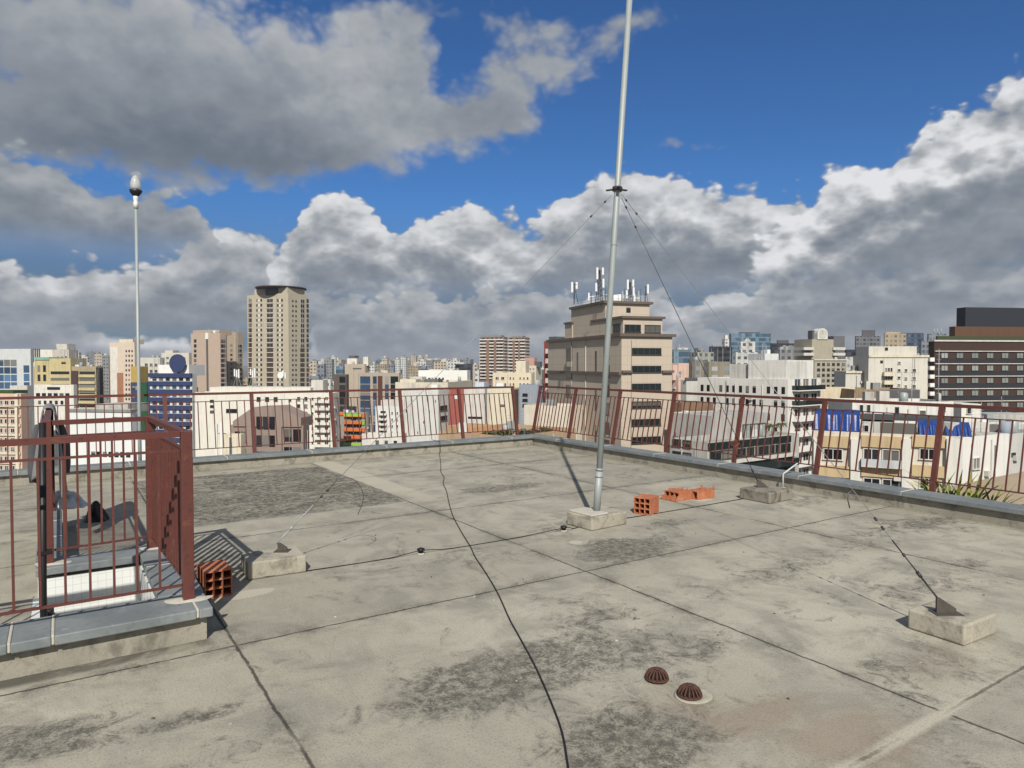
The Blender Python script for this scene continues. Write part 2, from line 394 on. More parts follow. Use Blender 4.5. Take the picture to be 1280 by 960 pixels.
def deck_mat():
    m, T, b = base_mat('weathered_concrete'); T.flat = True; co = obj_co(T); s = T.sep(co)
    co2 = T.comb(s[0], s[1], 0.0)
    wob = T.math('MULTIPLY', T.math('SUBTRACT', T.noise(co2, 2.2, 4), .5), .022)
    jag = T.math('MULTIPLY', T.math('SUBTRACT', T.noise(co2, 14, 4), .5), .018)
    wv = T.math('ADD', s[0], T.math('ADD', wob, jag)); wu = T.math('ADD', s[1], T.math('ADD', wob, jag))
    def dist(c, off, per):
        x = T.math('DIVIDE', T.math('SUBTRACT', c, off), per)
        return T.math('MULTIPLY', T.math('ABSOLUTE', T.math('SUBTRACT', x, T.math('ROUND', x))), per)
    dv = dist(wv, .84, 2.64); du = dist(wu, 4.22, 2.66)
    dj = T.math('MINIMUM', dv, du)
    # panel tint
    wn = T.new('ShaderNodeTexWhiteNoise')
    T.put(wn.inputs[0], T.comb(T.math('FLOOR', T.math('DIVIDE', T.math('SUBTRACT', s[0], .84), 2.64)), T.math('FLOOR', T.math('DIVIDE', T.math('SUBTRACT', s[1], 4.22), 2.66)), 0.0))
    n0 = T.noise(co2, .55, 5, .6); n1 = T.noise(co2, 2.3, 7, .65, .3); n2 = T.noise(co2, 14, 8, .7, .2); n3 = T.noise(co2, 90, 3, .6)
    v2 = T.new('ShaderNodeTexNoise'); T.put(v2.inputs['Vector'], co2); v2.inputs['Scale'].default_value = 260; v2.inputs['Detail'].default_value = 2
    base = T.mix(T.step(n0, .3, .7), (.368, .346, .280, 1), (.450, .425, .350, 1))
    base = T.mix(T.step(n1, .38, .72), base, (.285, .272, .228, 1))
    base = T.mix(T.math('MULTIPLY', T.step(n2, .5, .8), .5), base, (.43, .40, .34, 1))
    base = T.mix(T.math('MULTIPLY', wn.outputs[0], .42), base, (.24, .228, .190, 1))
    # mildew: ragged dark growth where water stands
    def blobs(lst):
        acc = None
        for (x, y, rx, ry, w) in lst:
            d = T.vmath('MULTIPLY_ADD', co2, (1 / rx, 1 / ry, 0), (-x / rx, -y / ry, 0))
            e = T.math('EXPONENT', T.math('MULTIPLY', T.vmath('DOT_PRODUCT', d, d), -1.0))
            acc = T.math('MULTIPLY_ADD', e, w, acc if acc is not None else 0.0)
        return acc
    def P(px, py): return LOC(px, py)
    S = []
    for (px, py, rx, ry, w) in [(785, 688, .55, .30, .95), (760, 680, .25, .2, .5), (830, 655, .5, .25, .5), (690, 660, .35, .3, .45), (650, 608, .6, .25, .6), (600, 612, .5, .3, .45),
            (600, 862, .55, .28, .62), (560, 850, .35, .25, .45), (680, 830, .4, .25, .45), (740, 775, .55, .35, .5), (850, 815, .55, .3, .5), (830, 920, .5, .3, .6), (760, 930, .4, .3, .45),
            (1130, 655, .8, .5, .5), (1210, 705, .3, .2, .55), (1070, 680, .5, .3, .35), (960, 720, .6, .4, .35), (1180, 650, .6, .15, .35), (250, 895, .35, .1, .55), (60, 930, .4, .2, .5), (30, 920, .4, .12, .4),
            (560, 683, .35, .15, .35), (640, 700, .4, .2, .3), (340, 830, .3, .12, .3), (500, 665, .4, .2, .35), (400, 655, .5, .25, .35), (730, 640, .6, .3, .5), (1010, 700, .5, .3, .3), (1200, 790, .35, .25, .35), (290, 940, .4, .2, .35), (470, 640, .4, .2, .3), (100, 655, .6, .4, .3)]:
        a = P(px, py); S.append((a[0], a[1], rx, ry, w))
    st = blobs(S)
    ng = T.noise(co2, 5.5, 10, .78, .9); nh = T.noise(co2, 30, 6, .75, 1.6)
    mil = T.step(T.math('ADD', st, T.math('MULTIPLY', T.math('SUBTRACT', ng, .5), 1.55)), .22, .62)
    # the grimy slab by the far parapet
    def band(c, a, bq, soft):
        return T.math('MULTIPLY', T.step(c, a - soft, a + soft), T.math('SUBTRACT', 1.0, T.step(c, bq - soft, bq + soft)))
    nb = T.noise(T.comb(T.math('MULTIPLY', s[0], .8), T.math('MULTIPLY', s[1], 1.8), 3.0), 2.6, 8, .68, .5)
    slab = T.math('MULTIPLY', T.math('MULTIPLY', band(wv, .86, 3.46, .02), band(wu, 7.55, 10.95, .05)), T.step(nb, .34, .54, .55, 1.0))
    slab2 = T.math('MULTIPLY', T.math('MULTIPLY', band(wv, -4.5, .84, .02), band(wu, 7.5, 11.4, .05)), T.step(nb, .45, .70, .0, .6))
    far = T.math('MULTIPLY', T.step(s[1], 6.0, 10.0), T.step(nb, .50, .68, 0, .55))
    # grime along joints
    gj = T.math('MULTIPLY', T.math('EXPONENT', T.math('MULTIPLY', dj, -11.0)), T.step(T.noise(co2, 1.7, 6, .7), .38, .60))
    edge = T.math('MAXIMUM', T.step(s[0], VR - .22, VR - .02), T.step(s[1], UB - .25, UB - .02))
    gen = T.math('MULTIPLY', T.step(T.noise(co2, .9, 8, .72, .7), .50, .66), T.step(ng, .40, .60))
    spots = T.math('MULTIPLY', T.step(T.noise(co2, 3.1, 9, .78, .8), .60, .72), .55)
    dark = T.math('MAXIMUM', T.math('MULTIPLY', mil, .85), T.math('MAXIMUM', slab, T.math('MAXIMUM', slab2, far)))
    dark = T.math('MAXIMUM', dark, T.math('MAXIMUM', T.math('MULTIPLY', gj, .85), T.math('MAXIMUM', T.math('MAXIMUM', spots, T.math('MULTIPLY', gen, .80)), T.math('MULTIPLY', edge, .5))))
    dark = T.math('MULTIPLY', dark, T.step(T.math('ADD', T.math('MULTIPLY', n2, .5), T.math('MULTIPLY', nh, .5)), .38, .60, .22, 1.12))
    curbdirt = T.math('MULTIPLY', T.math('MULTIPLY', band(wu, 4.30, 4.44, .035), T.math('SUBTRACT', 1.0, T.step(s[0], .70, .78))), T.step(n1, .32, .55, .3, .9))
    dark = T.math('MAXIMUM', dark, curbdirt)
    col = T.mix(T.math('MULTIPLY', dark, .92), base, (.060, .058, .050, 1))
    # brownish silt where rain runs to the drains
    sl = []
    for (px, py, rx, ry, w) in [(960, 890, .30, .10, 1), (1040, 915, .35, .12, 1), (1100, 940, .4, .15, .8), (830, 870, .35, .2, .5), (540, 830, .5, .3, .3), (250, 850, .8, .4, .3), (900, 900, .2, .2, .5), (1180, 830, .5, .3, .5)]:
        a = P(px, py); sl.append((a[0], a[1], rx, ry, w))
    silt = T.math('MULTIPLY', T.step(T.math('ADD', blobs(sl), T.math('MULTIPLY', T.math('SUBTRACT', n1, .5), .8)), .2, .9), .6)
    col = T.mix(silt, col, (.27, .215, .165, 1))
    # plaster repairs
    lp = []
    for (px, py, rx, ry, w) in [(305, 743, .22, .09, 1.4), (925, 830, .01, .01, 1), (720, 678, .10, .08, .9), (665, 590, .5, .05, .6), (880, 625, .25, .1, .7)]:
        a = P(px, py); lp.append((a[0], a[1], rx, ry, w))
    rep = T.step(T.math('ADD', blobs(lp), T.math('MULTIPLY', T.math('SUBTRACT', n2, .5), .5)), .45, .62)
    stripe = T.math('MULTIPLY', band(wv, 3.50, 3.86, .03), T.step(wu, 7.0, 9.0, 0, .75))
    col = T.mix(T.math('MAXIMUM', T.math('MULTIPLY', rep, .8), stripe), col, (.47, .435, .355, 1))
    # joints
    jl = T.math('SUBTRACT', 1.0, T.step(dj, .004, .012)); gap = T.step(T.noise(co2, 1.1, 5, .7), .34, .46, .35, 1.0)
    jl = T.math('MULTIPLY', jl, gap)
    cr = T.math('MULTIPLY', T.math('SUBTRACT', 1.0, T.step(T.math('ABSOLUTE', T.math('SUBTRACT', wu, 5.40)), .006, .03)), .0)
    pj = T.math('MULTIPLY', T.math('MULTIPLY', T.math('SUBTRACT', 1.0, T.step(T.math('ABSOLUTE', T.math('SUBTRACT', wu, 1.56)), .012, .05)), T.math('SUBTRACT', 1.0, T.step(s[0], 3.45, 3.9, 0, .6))), T.step(n1, .30, .50, .35, 1.0))
    col = T.mix(pj, col, (.44, .41, .335, 1)); jl = T.math('MULTIPLY', jl, T.math('SUBTRACT', 1.0, pj))
    col = T.mix(T.math('MULTIPLY', jl, .85), col, (.035, .033, .028, 1))
    # specks of dirt and lime
    col = T.mix(T.math('MULTIPLY', T.step(n3, .50, .74), .42), col, (.13, .122, .10, 1))
    col = T.mix(T.math('MULTIPLY', T.step(v2.outputs[0], .62, .75), .35), col, (.52, .49, .42, 1))
    T.put(b.inputs['Base Color'], col); b.inputs['Roughness'].default_value = .93; b.inputs['Specular IOR Level'].default_value = .2
    h = T.math('ADD', T.math('MULTIPLY', n3, .45), T.math('ADD', T.math('MULTIPLY', n2, .6), T.math('MULTIPLY', jl, -1.2)))
    bump(T, b, h, .35, .012)
    return m
DECK = deck_mat()

def concrete(name, col=(.36, .34, .29), dirt=.5):
    m, T, b = base_mat(name); g = T.new('ShaderNodeNewGeometry').outputs['Position']; z = T.sep(g)[2]
    n = T.noise(g, 6, 8, .7, .4); f = T.noise(g, 60, 4); lo = T.noise(g, 1.3, 5)
    c = T.mix(T.step(lo, .35, .7), c4(col), c4([x * .78 for x in col]))
    d = T.math('MULTIPLY', T.step(n, .46, .66), dirt)
    c = T.mix(d, c, (.075, .070, .058, 1)); c = T.mix(T.math('MULTIPLY', T.step(f, .5, .7), .3), c, (.14, .13, .11, 1))
    T.put(b.inputs['Base Color'], c); b.inputs['Roughness'].default_value = .92; b.inputs['Specular IOR Level'].default_value = .2
    bump(T, b, T.math('ADD', n, T.math('MULTIPLY', f, .5)), .4, .008); return m
CONC = concrete('anchor_concrete', (.42, .39, .32), .62); CURB = concrete('curb_render', (.34, .32, .265), .6)
CONCD = concrete('dirty_concrete', (.30, .28, .235), .85)

def slate_mat():
    m, T, b = base_mat('slate_coping'); g = T.new('ShaderNodeNewGeometry').outputs['Position']
    n = T.noise(g, 3.5, 7, .65, .5); f = T.noise(g, 30, 4)
    c = T.mix(T.step(n, .35, .7), (.150, .172, .182, 1), (.225, .245, .250, 1)); c = T.mix(T.math('MULTIPLY', T.step(f, .5, .75), .35), c, (.10, .11, .105, 1))
    c = T.mix(T.step(T.noise(g, 8, 6, .7), .66, .72), c, (.36, .34, .29, 1))
    T.put(b.inputs['Base Color'], c); b.inputs['Roughness'].default_value = .55; bump(T, b, f, .15, .004); return m
SLATE = slate_mat()
MORTAR = plain('mortar', (.46, .44, .38), .9, 0, .2, 20, .2)

def tile_mat():
    m, T, b = base_mat('white_wall_tile'); g = T.new('ShaderNodeTexCoord').outputs['Object']; s = T.sep(g)
    u = T.math('ADD', s[0], s[1])
    def ln(c, per):
        x = T.math('FRACT', T.math('DIVIDE', c, per)); return T.math('LESS_THAN', T.math('MINIMUM', x, T.math('SUBTRACT', 1.0, x)), .035)
    l = T.math('MAXIMUM', ln(u, .052), ln(s[2], .052))
    n = T.noise(g, 4, 5)
    c = T.mix(T.step(n, .4, .8), (.78, .80, .78, 1), (.66, .67, .63, 1)); c = T.mix(T.math('MULTIPLY', l, .5), c, (.42, .42, .40, 1))
    T.put(b.inputs['Base Color'], c); b.inputs['Roughness'].default_value = .25; return m
TILE = tile_mat()

# the deck slab, with the hatch left open
ROOF = YAW
def roofobj(mb, name, mats, parent=None, bevel=0.0):
    o = mb.build(name, mats, parent, bevel)
    if parent is None: o.rotation_euler = (0, 0, ROOF)
    return o
mb = MB(); X0, Y0 = -14.0, -9.0; X1, Y1 = VR + .2, UB + .2
e_ = .05
for (a, b_, c, d) in ((X0, HX0 - e_, Y0, Y1), (HX1 + e_, X1, Y0, Y1), (HX0 - e_, HX1 + e_, Y0, HY0 - e_), (HX0 - e_, HX1 + e_, HY1 + e_, Y1)):
    mb.box(a, b_, c, d, -.16, 0)
o = roofobj(mb, 'roof_deck', DECK); tag(o, kind='structure')

# our own building below the deck
BODY = wall((.42, .38, .32), .4)
mb = MB()
for (a, b_, c, d) in ((X0, X1, Y0, Y0 + .2), (X0, X1, Y1 - .2, Y1), (X0, X0 + .2, Y0 + .2, Y1 - .2), (X1 - .2, X1, Y0 + .2, Y1 - .2)):
    mb.box(a, b_, c, d, -45, -.163)
o = roofobj(mb, 'host_building_walls', BODY); tag(o, kind='structure')

# hatch shaft
mb = MB()
zt = -.163; zb = -2.4
mb.box(HX0 - .02, HX1 + .1, HY1, HY1 + .1, zb, .12); mb.box(HX0 - .1, HX1 + .1, HY0 - .1, HY0, zb, .12)
mb.box(HX0 - .1, HX0, HY0, HY1, zb, -.002); mb.box(HX1, HX1 + .1, HY0, HY1, zb, .12)
mb.box(HX0 - .1, HX1 + .1, HY0 - .1, HY1 + .1, zb - .1, zb)
o = roofobj(mb, 'hatch_shaft_wall', TILE); tag(o, kind='structure')

def coping(mb, a, b_, z0, z1, seams, axis, w0, w1):
    """slabs butted with mortar between them, from a to b along the axis, w0..w1 across"""
    cuts = [a] + sorted(x for x in seams if a + .05 < x < b_ - .05) + [b_]
    for p, q in zip(cuts, cuts[1:]):
        p2, q2 = p + .008, q - .008
        if axis == 'v': mb.box(p2, q2, w0, w1, z0, z1)
        else: mb.box(w0, w1, p2, q2, z0, z1)
    for c in cuts[1:-1]:
        if axis == 'v': mb.box(c - .008, c + .008, w0 + .004, w1 - .004, z0 + .004, z1 + .003, 1)
        else: mb.box(w0 + .004, w1 - .004, c - .008, c + .008, z0 + .004, z1 + .003, 1)

# parapets
par = empty('roof_parapet', (0, 0, 0), ROOF, 'low concrete parapet with grey slate coping running behind the dark grimy slab', 'parapet')
mb = MB(); mb.box(X0, VR + .2, UB, UB + .2, .001, .145); mb.build('parapet_wall', CURB, par)
mb = MB(); coping(mb, X0, VR + .256, .147, .2, [VR + .2 - 1.33 * k + .6 for k in range(1, 16)], 'v', UB - .05, UB + .26); mb.build('coping', [SLATE, MORTAR], par, .006)
par2 = empty('roof_parapet', (0, 0, 0), ROOF, 'low concrete parapet with grey slate coping running behind the mast and the loose bricks', 'parapet')
mb = MB(); mb.box(VR, VR + .2, Y0, UB - .003, .001, .145); mb.build('parapet_wall', CURB, par2)
mb = MB(); coping(mb, Y0, UB - .054, .147, .2, [UB - 1.3 * k + .45 for k in range(1, 15)], 'u', VR - .05, VR + .256); mb.build('coping', [SLATE, MORTAR], par2, .006)

# ------------------------------------------------------------------ railings around the roof, leaning outwards
def railing(label, axis, base, posts, out, a0, a1):
    """axis 'v': runs along v at u=base; 'u': along u at v=base. out: outward unit in the other axis"""
    root = empty('roof_railing', (0, 0, 0), ROOF, label, 'railing')
    zb, zt, lean = -.10, 1.17, .20
    def pt(a, z, extra=0.0):
        w = base + out * (lean * (z + .1) + extra)
        return (a, w, z) if axis == 'v' else (w, a, z)
    def along(mbx, a, b_, z, w, h): mbx.bar(pt(a, z), pt(b_, z), w, h)
    me = None
    for p in posts:
        mb = MB(); mb.bar(pt(0, zb), pt(0, zt - .021), .045, .056, up=(1, 0, 0) if axis == 'v' else (0, 1, 0))
        if me is None: me = mb.mesh('post', RED)
        inst(me, 'post', (p, 0, 0) if axis == 'v' else (0, p, 0), root)
    for z, w, h in ((zt, .05, .042),):
        mb = MB(); along(mb, a0, a1, z, w * .9, h * .9); mb.build('top_rail', RED, root)
    for z in (1.045, .30):
        mb = MB(); along(mb, a0, a1, z, .03, .012); mb.build('thin_rail', RED, root)
    # brackets fixing the posts to the outside of the parapet
    mb = MB()
    q = pt(0, 0.05)
    if axis == 'v': mb.box(-.03, .03, UB + .2, q[1], .02, .08)
    else: mb.box(VR + .2, q[0], -.03, .03, .02, .08)
    mk = mb.mesh('bracket', RED)
    for p in posts: inst(mk, 'bracket', (p, 0, 0) if axis == 'v' else (0, p, 0), root)
    mb = MB(); mb.bar(pt(0, .306), pt(0, 1.039), .014, .014, up=(1, 0, 0) if axis == 'v' else (0, 1, 0)); mbar = mb.mesh('bar', RED)
    sp = sorted(posts); n = 0
    for p, q in zip(sp, sp[1:]):
        k = 10
        for j in range(1, k + 1):
            a = p + (q - p) * j / (k + 1)
            if a0 < a < a1 and n < 100:
                n += 1; inst(mbar, 'bar', (a, 0, 0) if axis == 'v' else (0, a, 0), root)
    return root
railing('red painted railing behind the hatch and the grimy slab, leaning away over the street', 'v', UB + .29,
        [7.88, 6.6, 5.34, 4.02, 2.67, 1.37, .09, -1.2, -2.5], 1, -3.0, 7.92)
railing('red painted railing behind the mast and the concrete blocks, leaning out before the beige tower', 'u', VR + .29,
        [11.9, 10.69, 9.4, 8.08, 6.71, 5.38, 3.92, 2.6, 1.25, -.1], 1, -.5, 11.93)

# ------------------------------------------------------------------ stair hatch: curb, coping and guard rail
cur = empty('hatch_curb', (0, 0, 0), ROOF, 'low rendered curb with slate coping around the white tiled stair hatch', 'curb')
CZ0, CZ1 = .15, .205
mb = MB()
mb.box(-6, .715, 4.415, HY0 - .1, .001, CZ0 - .002)
mb.box(HX1 + .1, .715, HY0 - .1, 6.12, .001, CZ0 - .002); mb.box(-.15, HX1 + .1, HY1 + .1, 6.12, .001, CZ0 - .002)
mb.box(-.15, -.02, 6.121, 8.3, .001, CZ0 - .002)
mb.build('curb_wall', CURB, cur)
mb = MB(); coping(mb, -6, .75, CZ0, CZ1, [-3.9, -2.6, -1.35, -.24, -.05, .66], 'v', 4.36, HY0 - .012)
mb.build('coping', [SLATE, MORTAR], cur, .006)
mb = MB(); coping(mb, HY0 - .008, 6.17, CZ0, CZ1, [5.5], 'u', HX1 - .0, .75); mb.build('coping', [SLATE, MORTAR], cur, .006)
mb = MB(); coping(mb, -.17, HX1 - .004, CZ0, CZ1, [], 'v', HY1 - .02, 6.13); mb.build('coping', [SLATE, MORTAR], cur, .006)
mb = MB(); coping(mb, 6.135, 8.33, CZ0, CZ1, [6.9, 7.6], 'u', -.17, .0); mb.build('coping', [SLATE, MORTAR], cur, .006)

gr = empty('hatch_guard_rail', (0, 0, 0), ROOF, 'red painted guard rail standing on the coping around the stair hatch', 'railing')
PZ = CZ1; TZ = 1.245
def post(v, u, w=.064):
    mb = MB(); mb.box(v - w / 2, v + w / 2, u - w / 2, u + w / 2, PZ - .003, TZ); o = mb.build('post', RED, gr, .004); 
    return o
CP = (.640, 4.585); BP = (.585, 6.03); LP = (-.085, 5.97); EP = (-.085, 8.12); FL = (-5.6, 4.585)
for p in (CP, BP, LP, EP, FL, (-2.4, 4.585)): post(*p)
for p in (CP, BP, LP):
    mb = MB(); mb.grid(lambda a, b_: (p[0] + (.02 + .13 * a * (.7 + .3 * math.sin(9 * b_ + p[1]))) * math.cos(6.2832 * b_), p[1] + (.02 + .10 * a * (.7 + .3 * math.cos(13 * b_))) * math.sin(6.2832 * b_), PZ + .012 * (1 - a) + .001), 4, 20)
    mb.build('mortar_patch', MORTAR, gr)
def panel(p, q, nb, z0=.30, zs=1.125, trim=.035, bar=.02):
    P0 = Vector((p[0], p[1], 0)); Q = Vector((q[0], q[1], 0)); d = (Q - P0).normalized(); a = P0 + d * trim; e = Q - d * trim
    up = Vector((0, 0, 1))
    mb = MB(); mb.bar(a + up * (TZ - .02), e + up * (TZ - .02), .046, .034); mb.build('top_rail', RED, gr)
    for z in (zs, z0):
        mb = MB(); mb.bar(a + up * z, e + up * z, .018, .014); mb.build('thin_rail', RED, gr)
    mb = MB(); mb.bar((0, 0, z0 + .009), (0, 0, zs - .009), bar, bar, up=tuple(d)); me = mb.mesh('bar', RED)
    L = (e - a).length
    for k in range(nb):
        c = a + d * (L * (k + 1) / (nb + 1)); inst(me, 'bar', c, gr)
panel(FL, (-2.4, 4.585), 25, bar=.013); panel((-2.4, 4.585), CP, 24, bar=.013)
panel(CP, BP, 12, bar=.024); panel(LP, BP, 7, bar=.013); panel(LP, EP, 22, bar=.016)

# black ladder rail standing in the hatch
lad = empty('hatch_ladder', (0, 0, 0), ROOF, 'black ladder rail rising out of the stair hatch beside its red post', 'ladder')
lx, ly = -.10, 4.90
mb = MB(); mb.tube([(lx, ly, -2.38), (lx, ly, .3), (lx + .012, ly + .06, 1.30)], .0185, 10); mb.build('rail', BLACK, lad)
mb = MB(); mb.tube([(lx + .02, 5.75, -2.38), (lx + .02, 5.75, -.1), (lx + .02, 5.73, -.05)], .024, 8); mb.build('rail', BLACK, lad)
for z in (-.2, -.5, -.8, -1.1, -1.4):
    mb = MB(); mb.tube([(lx + .003, ly, z), (lx + .018, 5.75, z)], .014, 8); mb.build('rung', BLACK, lad)
for z in (.52,):
    mb = MB(); mb.box(lx - .025, lx + .05, ly - .01, ly + .05, z, z + .022); mb.build('bracket', BLACK, lad)
mb = MB(); mb.tube([(lx - .01, ly - .06, -.4), (lx - .01, ly - .06, .02), (lx, ly - .05, .09), (lx + .03, ly - .03, .13)], .03, 10)
mb.build('conduit', plain('khaki_plastic', (.22, .21, .13), .5), lad)

# ------------------------------------------------------------------ coat, rag and bag by the hatch
def cloth(name, col, var=.35):
    m, T, b = base_mat(name); co = obj_co(T); n = T.noise(co, 5, 6, .65, .5); f = T.noise(co, 140, 2)
    T.put(b.inputs['Base Color'], T.mix(n, c4([x * (1 - var) for x in col]), c4([x * (1 + var) for x in col]))); b.inputs['Roughness'].default_value = .95
    bump(T, b, T.math('ADD', n, T.math('MULTIPLY', f, .2)), .5, .02); return m
coat = empty('grey_coat', W(-.085, 7.72, 0), ROOF, 'grey coat draped over the hatch guard rail by the black ladder rail', 'coat')
def coat_pt(a, b_):
    y = -.34 + .68 * b_; t = (a - .5) * 2
    fold = .030 * math.sin(14 * b_ + 2 * a) + .018 * math.sin(31 * b_ + 4)
    side = 1 if t > 0 else -1; s = abs(t)
    ln = (.78 if side > 0 else .66) + .06 * math.sin(7 * b_ + side)
    if s < .12: x = side * .030 * s / .12; z = TZ + .012 - .006 * s / .12
    else:
        k = (s - .12) / .88; x = side * (.034 + .055 * k ** .8 + .6 * fold * k + .012 * k); z = TZ + .005 - ln * k
    return (x, y + .05 * math.sin(3 * s + side) * s, z)
mb = MB(); mb.grid(coat_pt, 40, 36); o = mb.build('coat_body', cloth('grey_cloth', (.20, .205, .21)), coat)
so = o.modifiers.new('thickness', 'SOLIDIFY'); so.thickness = .012; so.offset = 1
for sx, yy in ((1, .30), (-1, -.20)):
    mb = MB(); mb.tube([(sx * .085, yy, 1.10), (sx * .115, yy + .05, .90), (sx * .125, yy + .04, .68), (sx * .12, yy + .02, .58)], .05, 12, radii=[.02, .045, .042, .036]); mb.build('sleeve', cloth('dark_lining', (.07, .072, .078)), coat)
rag = empty('crumpled_rag', W(.03, 8.22, CZ1 + .001), ROOF, 'pale bluish crumpled rag at the end of the hatch curb', 'rag')
random.seed(4)
def rag_pt(a, b_):
    th = 6.2832 * b_; r = .24 * a ** .7; h = .10 * (1 - a ** 2) * (1 + .5 * math.sin(3 * th) + .4 * math.sin(7 * th + 5 * a)) + .012 * math.sin(11 * th) * a
    return (.85 * r * math.cos(th), r * math.sin(th) * .5, max(0, h))
mb = MB(); mb.grid(rag_pt, 14, 48); o = mb.build('rag_cloth', cloth('blue_rag', (.52, .56, .60), .3), rag); o.modifiers.new('t', 'SOLIDIFY').thickness = .006
bag = empty('black_bag', W(.30, 8.42, .001), ROOF, 'small black plastic bag slumped beside the bluish rag', 'bag')
def bag_pt(a, b_):
    th = 6.2832 * b_; z = .21 * a; r = .09 * (1 - a) ** .75 * (1 + .13 * math.sin(5 * th + 6 * a)) + .012
    return (r * 1.15 * math.cos(th), r * math.sin(th), z)
mb = MB(); mb.grid(bag_pt, 12, 30); mb.build('bag_body', plain('black_plastic', (.010, .010, .011), .4), bag)

def smooth(pts, n=5):
    out = []
    for i in range(len(pts) - 1):
        p0, p1, p2, p3 = pts[max(i - 1, 0)], pts[i], pts[i + 1], pts[min(i + 2, len(pts) - 1)]
        for k in range(n):
            t = k / n; out.append(.5 * ((2 * p1) + (p2 - p0) * t + (2 * p0 - 5 * p1 + 4 * p2 - p3) * t * t + (3 * p1 - p0 - 3 * p2 + p3) * t ** 3))
    return out + [pts[-1]]

# ------------------------------------------------------------------ mast with its guys and anchor blocks
def tilt_block(name, v, u, sx, sy, h, rz, label, mat=CONC, cat='concrete block'):
    root = empty(name, W(v, u, 0), ROOF + rz, label, cat)
    mb = MB(); mb.box(-sx / 2, sx / 2, -sy / 2, sy / 2, .0015, h)
    o = mb.build('block', mat, root, .012)
    return root
def fin(root, h, l=.17, hh=.13, th=.014, rot=0.0, mat=None, at=(0, 0)):
    mb = MB(); x = th / 2
    P = [(-l / 2, 0), (l / 2, 0), (l / 2, .025), (-l / 2 + .02, hh), (-l / 2, hh)]
    a = [(-x, p, z) for p, z in P]; b_ = [(x, p, z) for p, z in P]
    mb.poly(a[::-1]); mb.poly(b_)
    for i in range(len(P)): j = (i + 1) % len(P); mb.quad(a[i], a[j], b_[j], b_[i])
    mb.box(-.05, .05, -l / 2 - .02, l / 2 + .02, -.006, -.0005)
    o = mb.build('anchor_plate', mat or plain('weathered_steel', (.085, .075, .068), .7, .2, .4, 20), root); o.location = (at[0], at[1], h + .0065); o.rotation_euler = (0, 0, rot); return o

MV, MU = 4.60, 5.40; MH = .135
mblock = tilt_block('mast_footing', MV, MU, .50, .37, MH, R(4), 'weathered concrete footing under the tall steel mast', CONC, 'footing')
mb = MB(); mb.box(-.235, .0, -.165, .17, MH + .0005, MH + .018); mb.build('mortar_pad', MORTAR, mblock, .006)
base = W(MV - .03, MU - .03, MH)
lean = Vector((.062, .012, 1)); 
mast = empty('steel_mast', base, 0, 'tall galvanised steel mast leaning slightly on its concrete footing, held by three guy wires', 'mast')
def mp(h): return Vector((lean.x * h, lean.y * h, h))
mb = MB(); mb.tube([mp(.0), mp(.42)], .037, 16); mb.build('sleeve', GALV, mast)
mb = MB(); mb.tube([mp(.02), mp(2.4), mp(6.4)], .038, 16, radii=[.031, .031, .029]); mb.build('pole', GALV, mast)
for h in (.36, .43):
    mb = MB(); mb.tube([mp(h), mp(h + .02)], .042, 16); mb.build('clamp', GALV, mast)
mb = MB(); mb.tube([mp(2.72), mp(2.73)], .034, 12); mb.build('clamp', GALV, mast)
CH = 3.29
mb = MB(); c = mp(CH); mb.tube([mp(CH - .02), mp(CH + .02)], .052, 12)
for ang in (30, 150, 270):
    dx = Vector((math.cos(R(ang)), math.sin(R(ang)), 0)); mb.bar(c + dx * .03, c + dx * .12, .03, .012)
mb.build('guy_collar', DARKMETAL, mast)
collar = base + mp(CH)

blkA = tilt_block('anchor_block', 1.405, 5.60, .44, .34, .135, R(-4), 'weathered concrete block with a rusty wire loop, beside the hatch brick')
blkB = tilt_block('anchor_block', 7.18, 5.28, .45, .42, .135, R(2), 'grey concrete block in front of the parapet beyond the broken bricks', CONCD)
blkC = tilt_block('anchor_block', 4.58, 2.02, .38, .33, .125, R(-2), 'large pale concrete block alone on the open slab, with a dark triangular plate', CONC)
WIREL = plain('pale_wire_rope', (.26, .27, .28), .5, .4)
def guy(root, target_v, target_u, h, label, thick=False):
    t = W(target_v, target_u, h) + Vector((-.05, .0, .072 if root is blkB else .055 if root is blkA else .088))
    g = empty('guy_wire', t, 0, label, 'guy wire')
    d = collar - t; L = d.length; dn = d.normalized(); start = Vector((0, 0, 0)); end = d - dn * .10
    mb = MB(); mb.tube([dn * .42, end], .0038 if thick else .0025, 6); mb.build('cable', WIRE if thick else WIREL, g)
    mb = MB(); mb.tube([dn * .0, dn * .16], .006, 8); mb.tube([dn * .16, dn * .42], .0045, 8); mb.tube([dn * .15, dn * .19], .011, 8); mb.tube([dn * .30, dn * .32], .009, 8); mb.build('turnbuckle', GALV if root is blkA else DARKMETAL, g)
    for k in (.50, .57, L - .45, L - .22):
        mb = MB(); mb.tube([dn * k, dn * (k + .025)], .009, 8); mb.build('wire_clip', DARKMETAL, g)
    return g, dn
fin(blkA, .135, l=.075, hh=.06, rot=R(-90 - 33.35 + 4), at=(.08, .05)); fin(blkB, .135, l=.11, hh=.08, rot=R(-90 - 33.35 - 2), at=(.03, .08)); fin(blkC, .125, l=.12, hh=.09, rot=R(-90 - 33.35 + 2), at=(-.07, .0))
gA, dA = guy(blkA, 1.485, 5.65, .135, 'guy wire ending in a long curled tail above the block near the hatch')
gB, dB = guy(blkB, 7.21, 5.36, .135, 'guy wire from the mast down to the block beyond the broken bricks', True)
gC, dC = guy(blkC, 4.51, 2.02, .125, 'guy wire from the mast down to the block alone on the open slab')
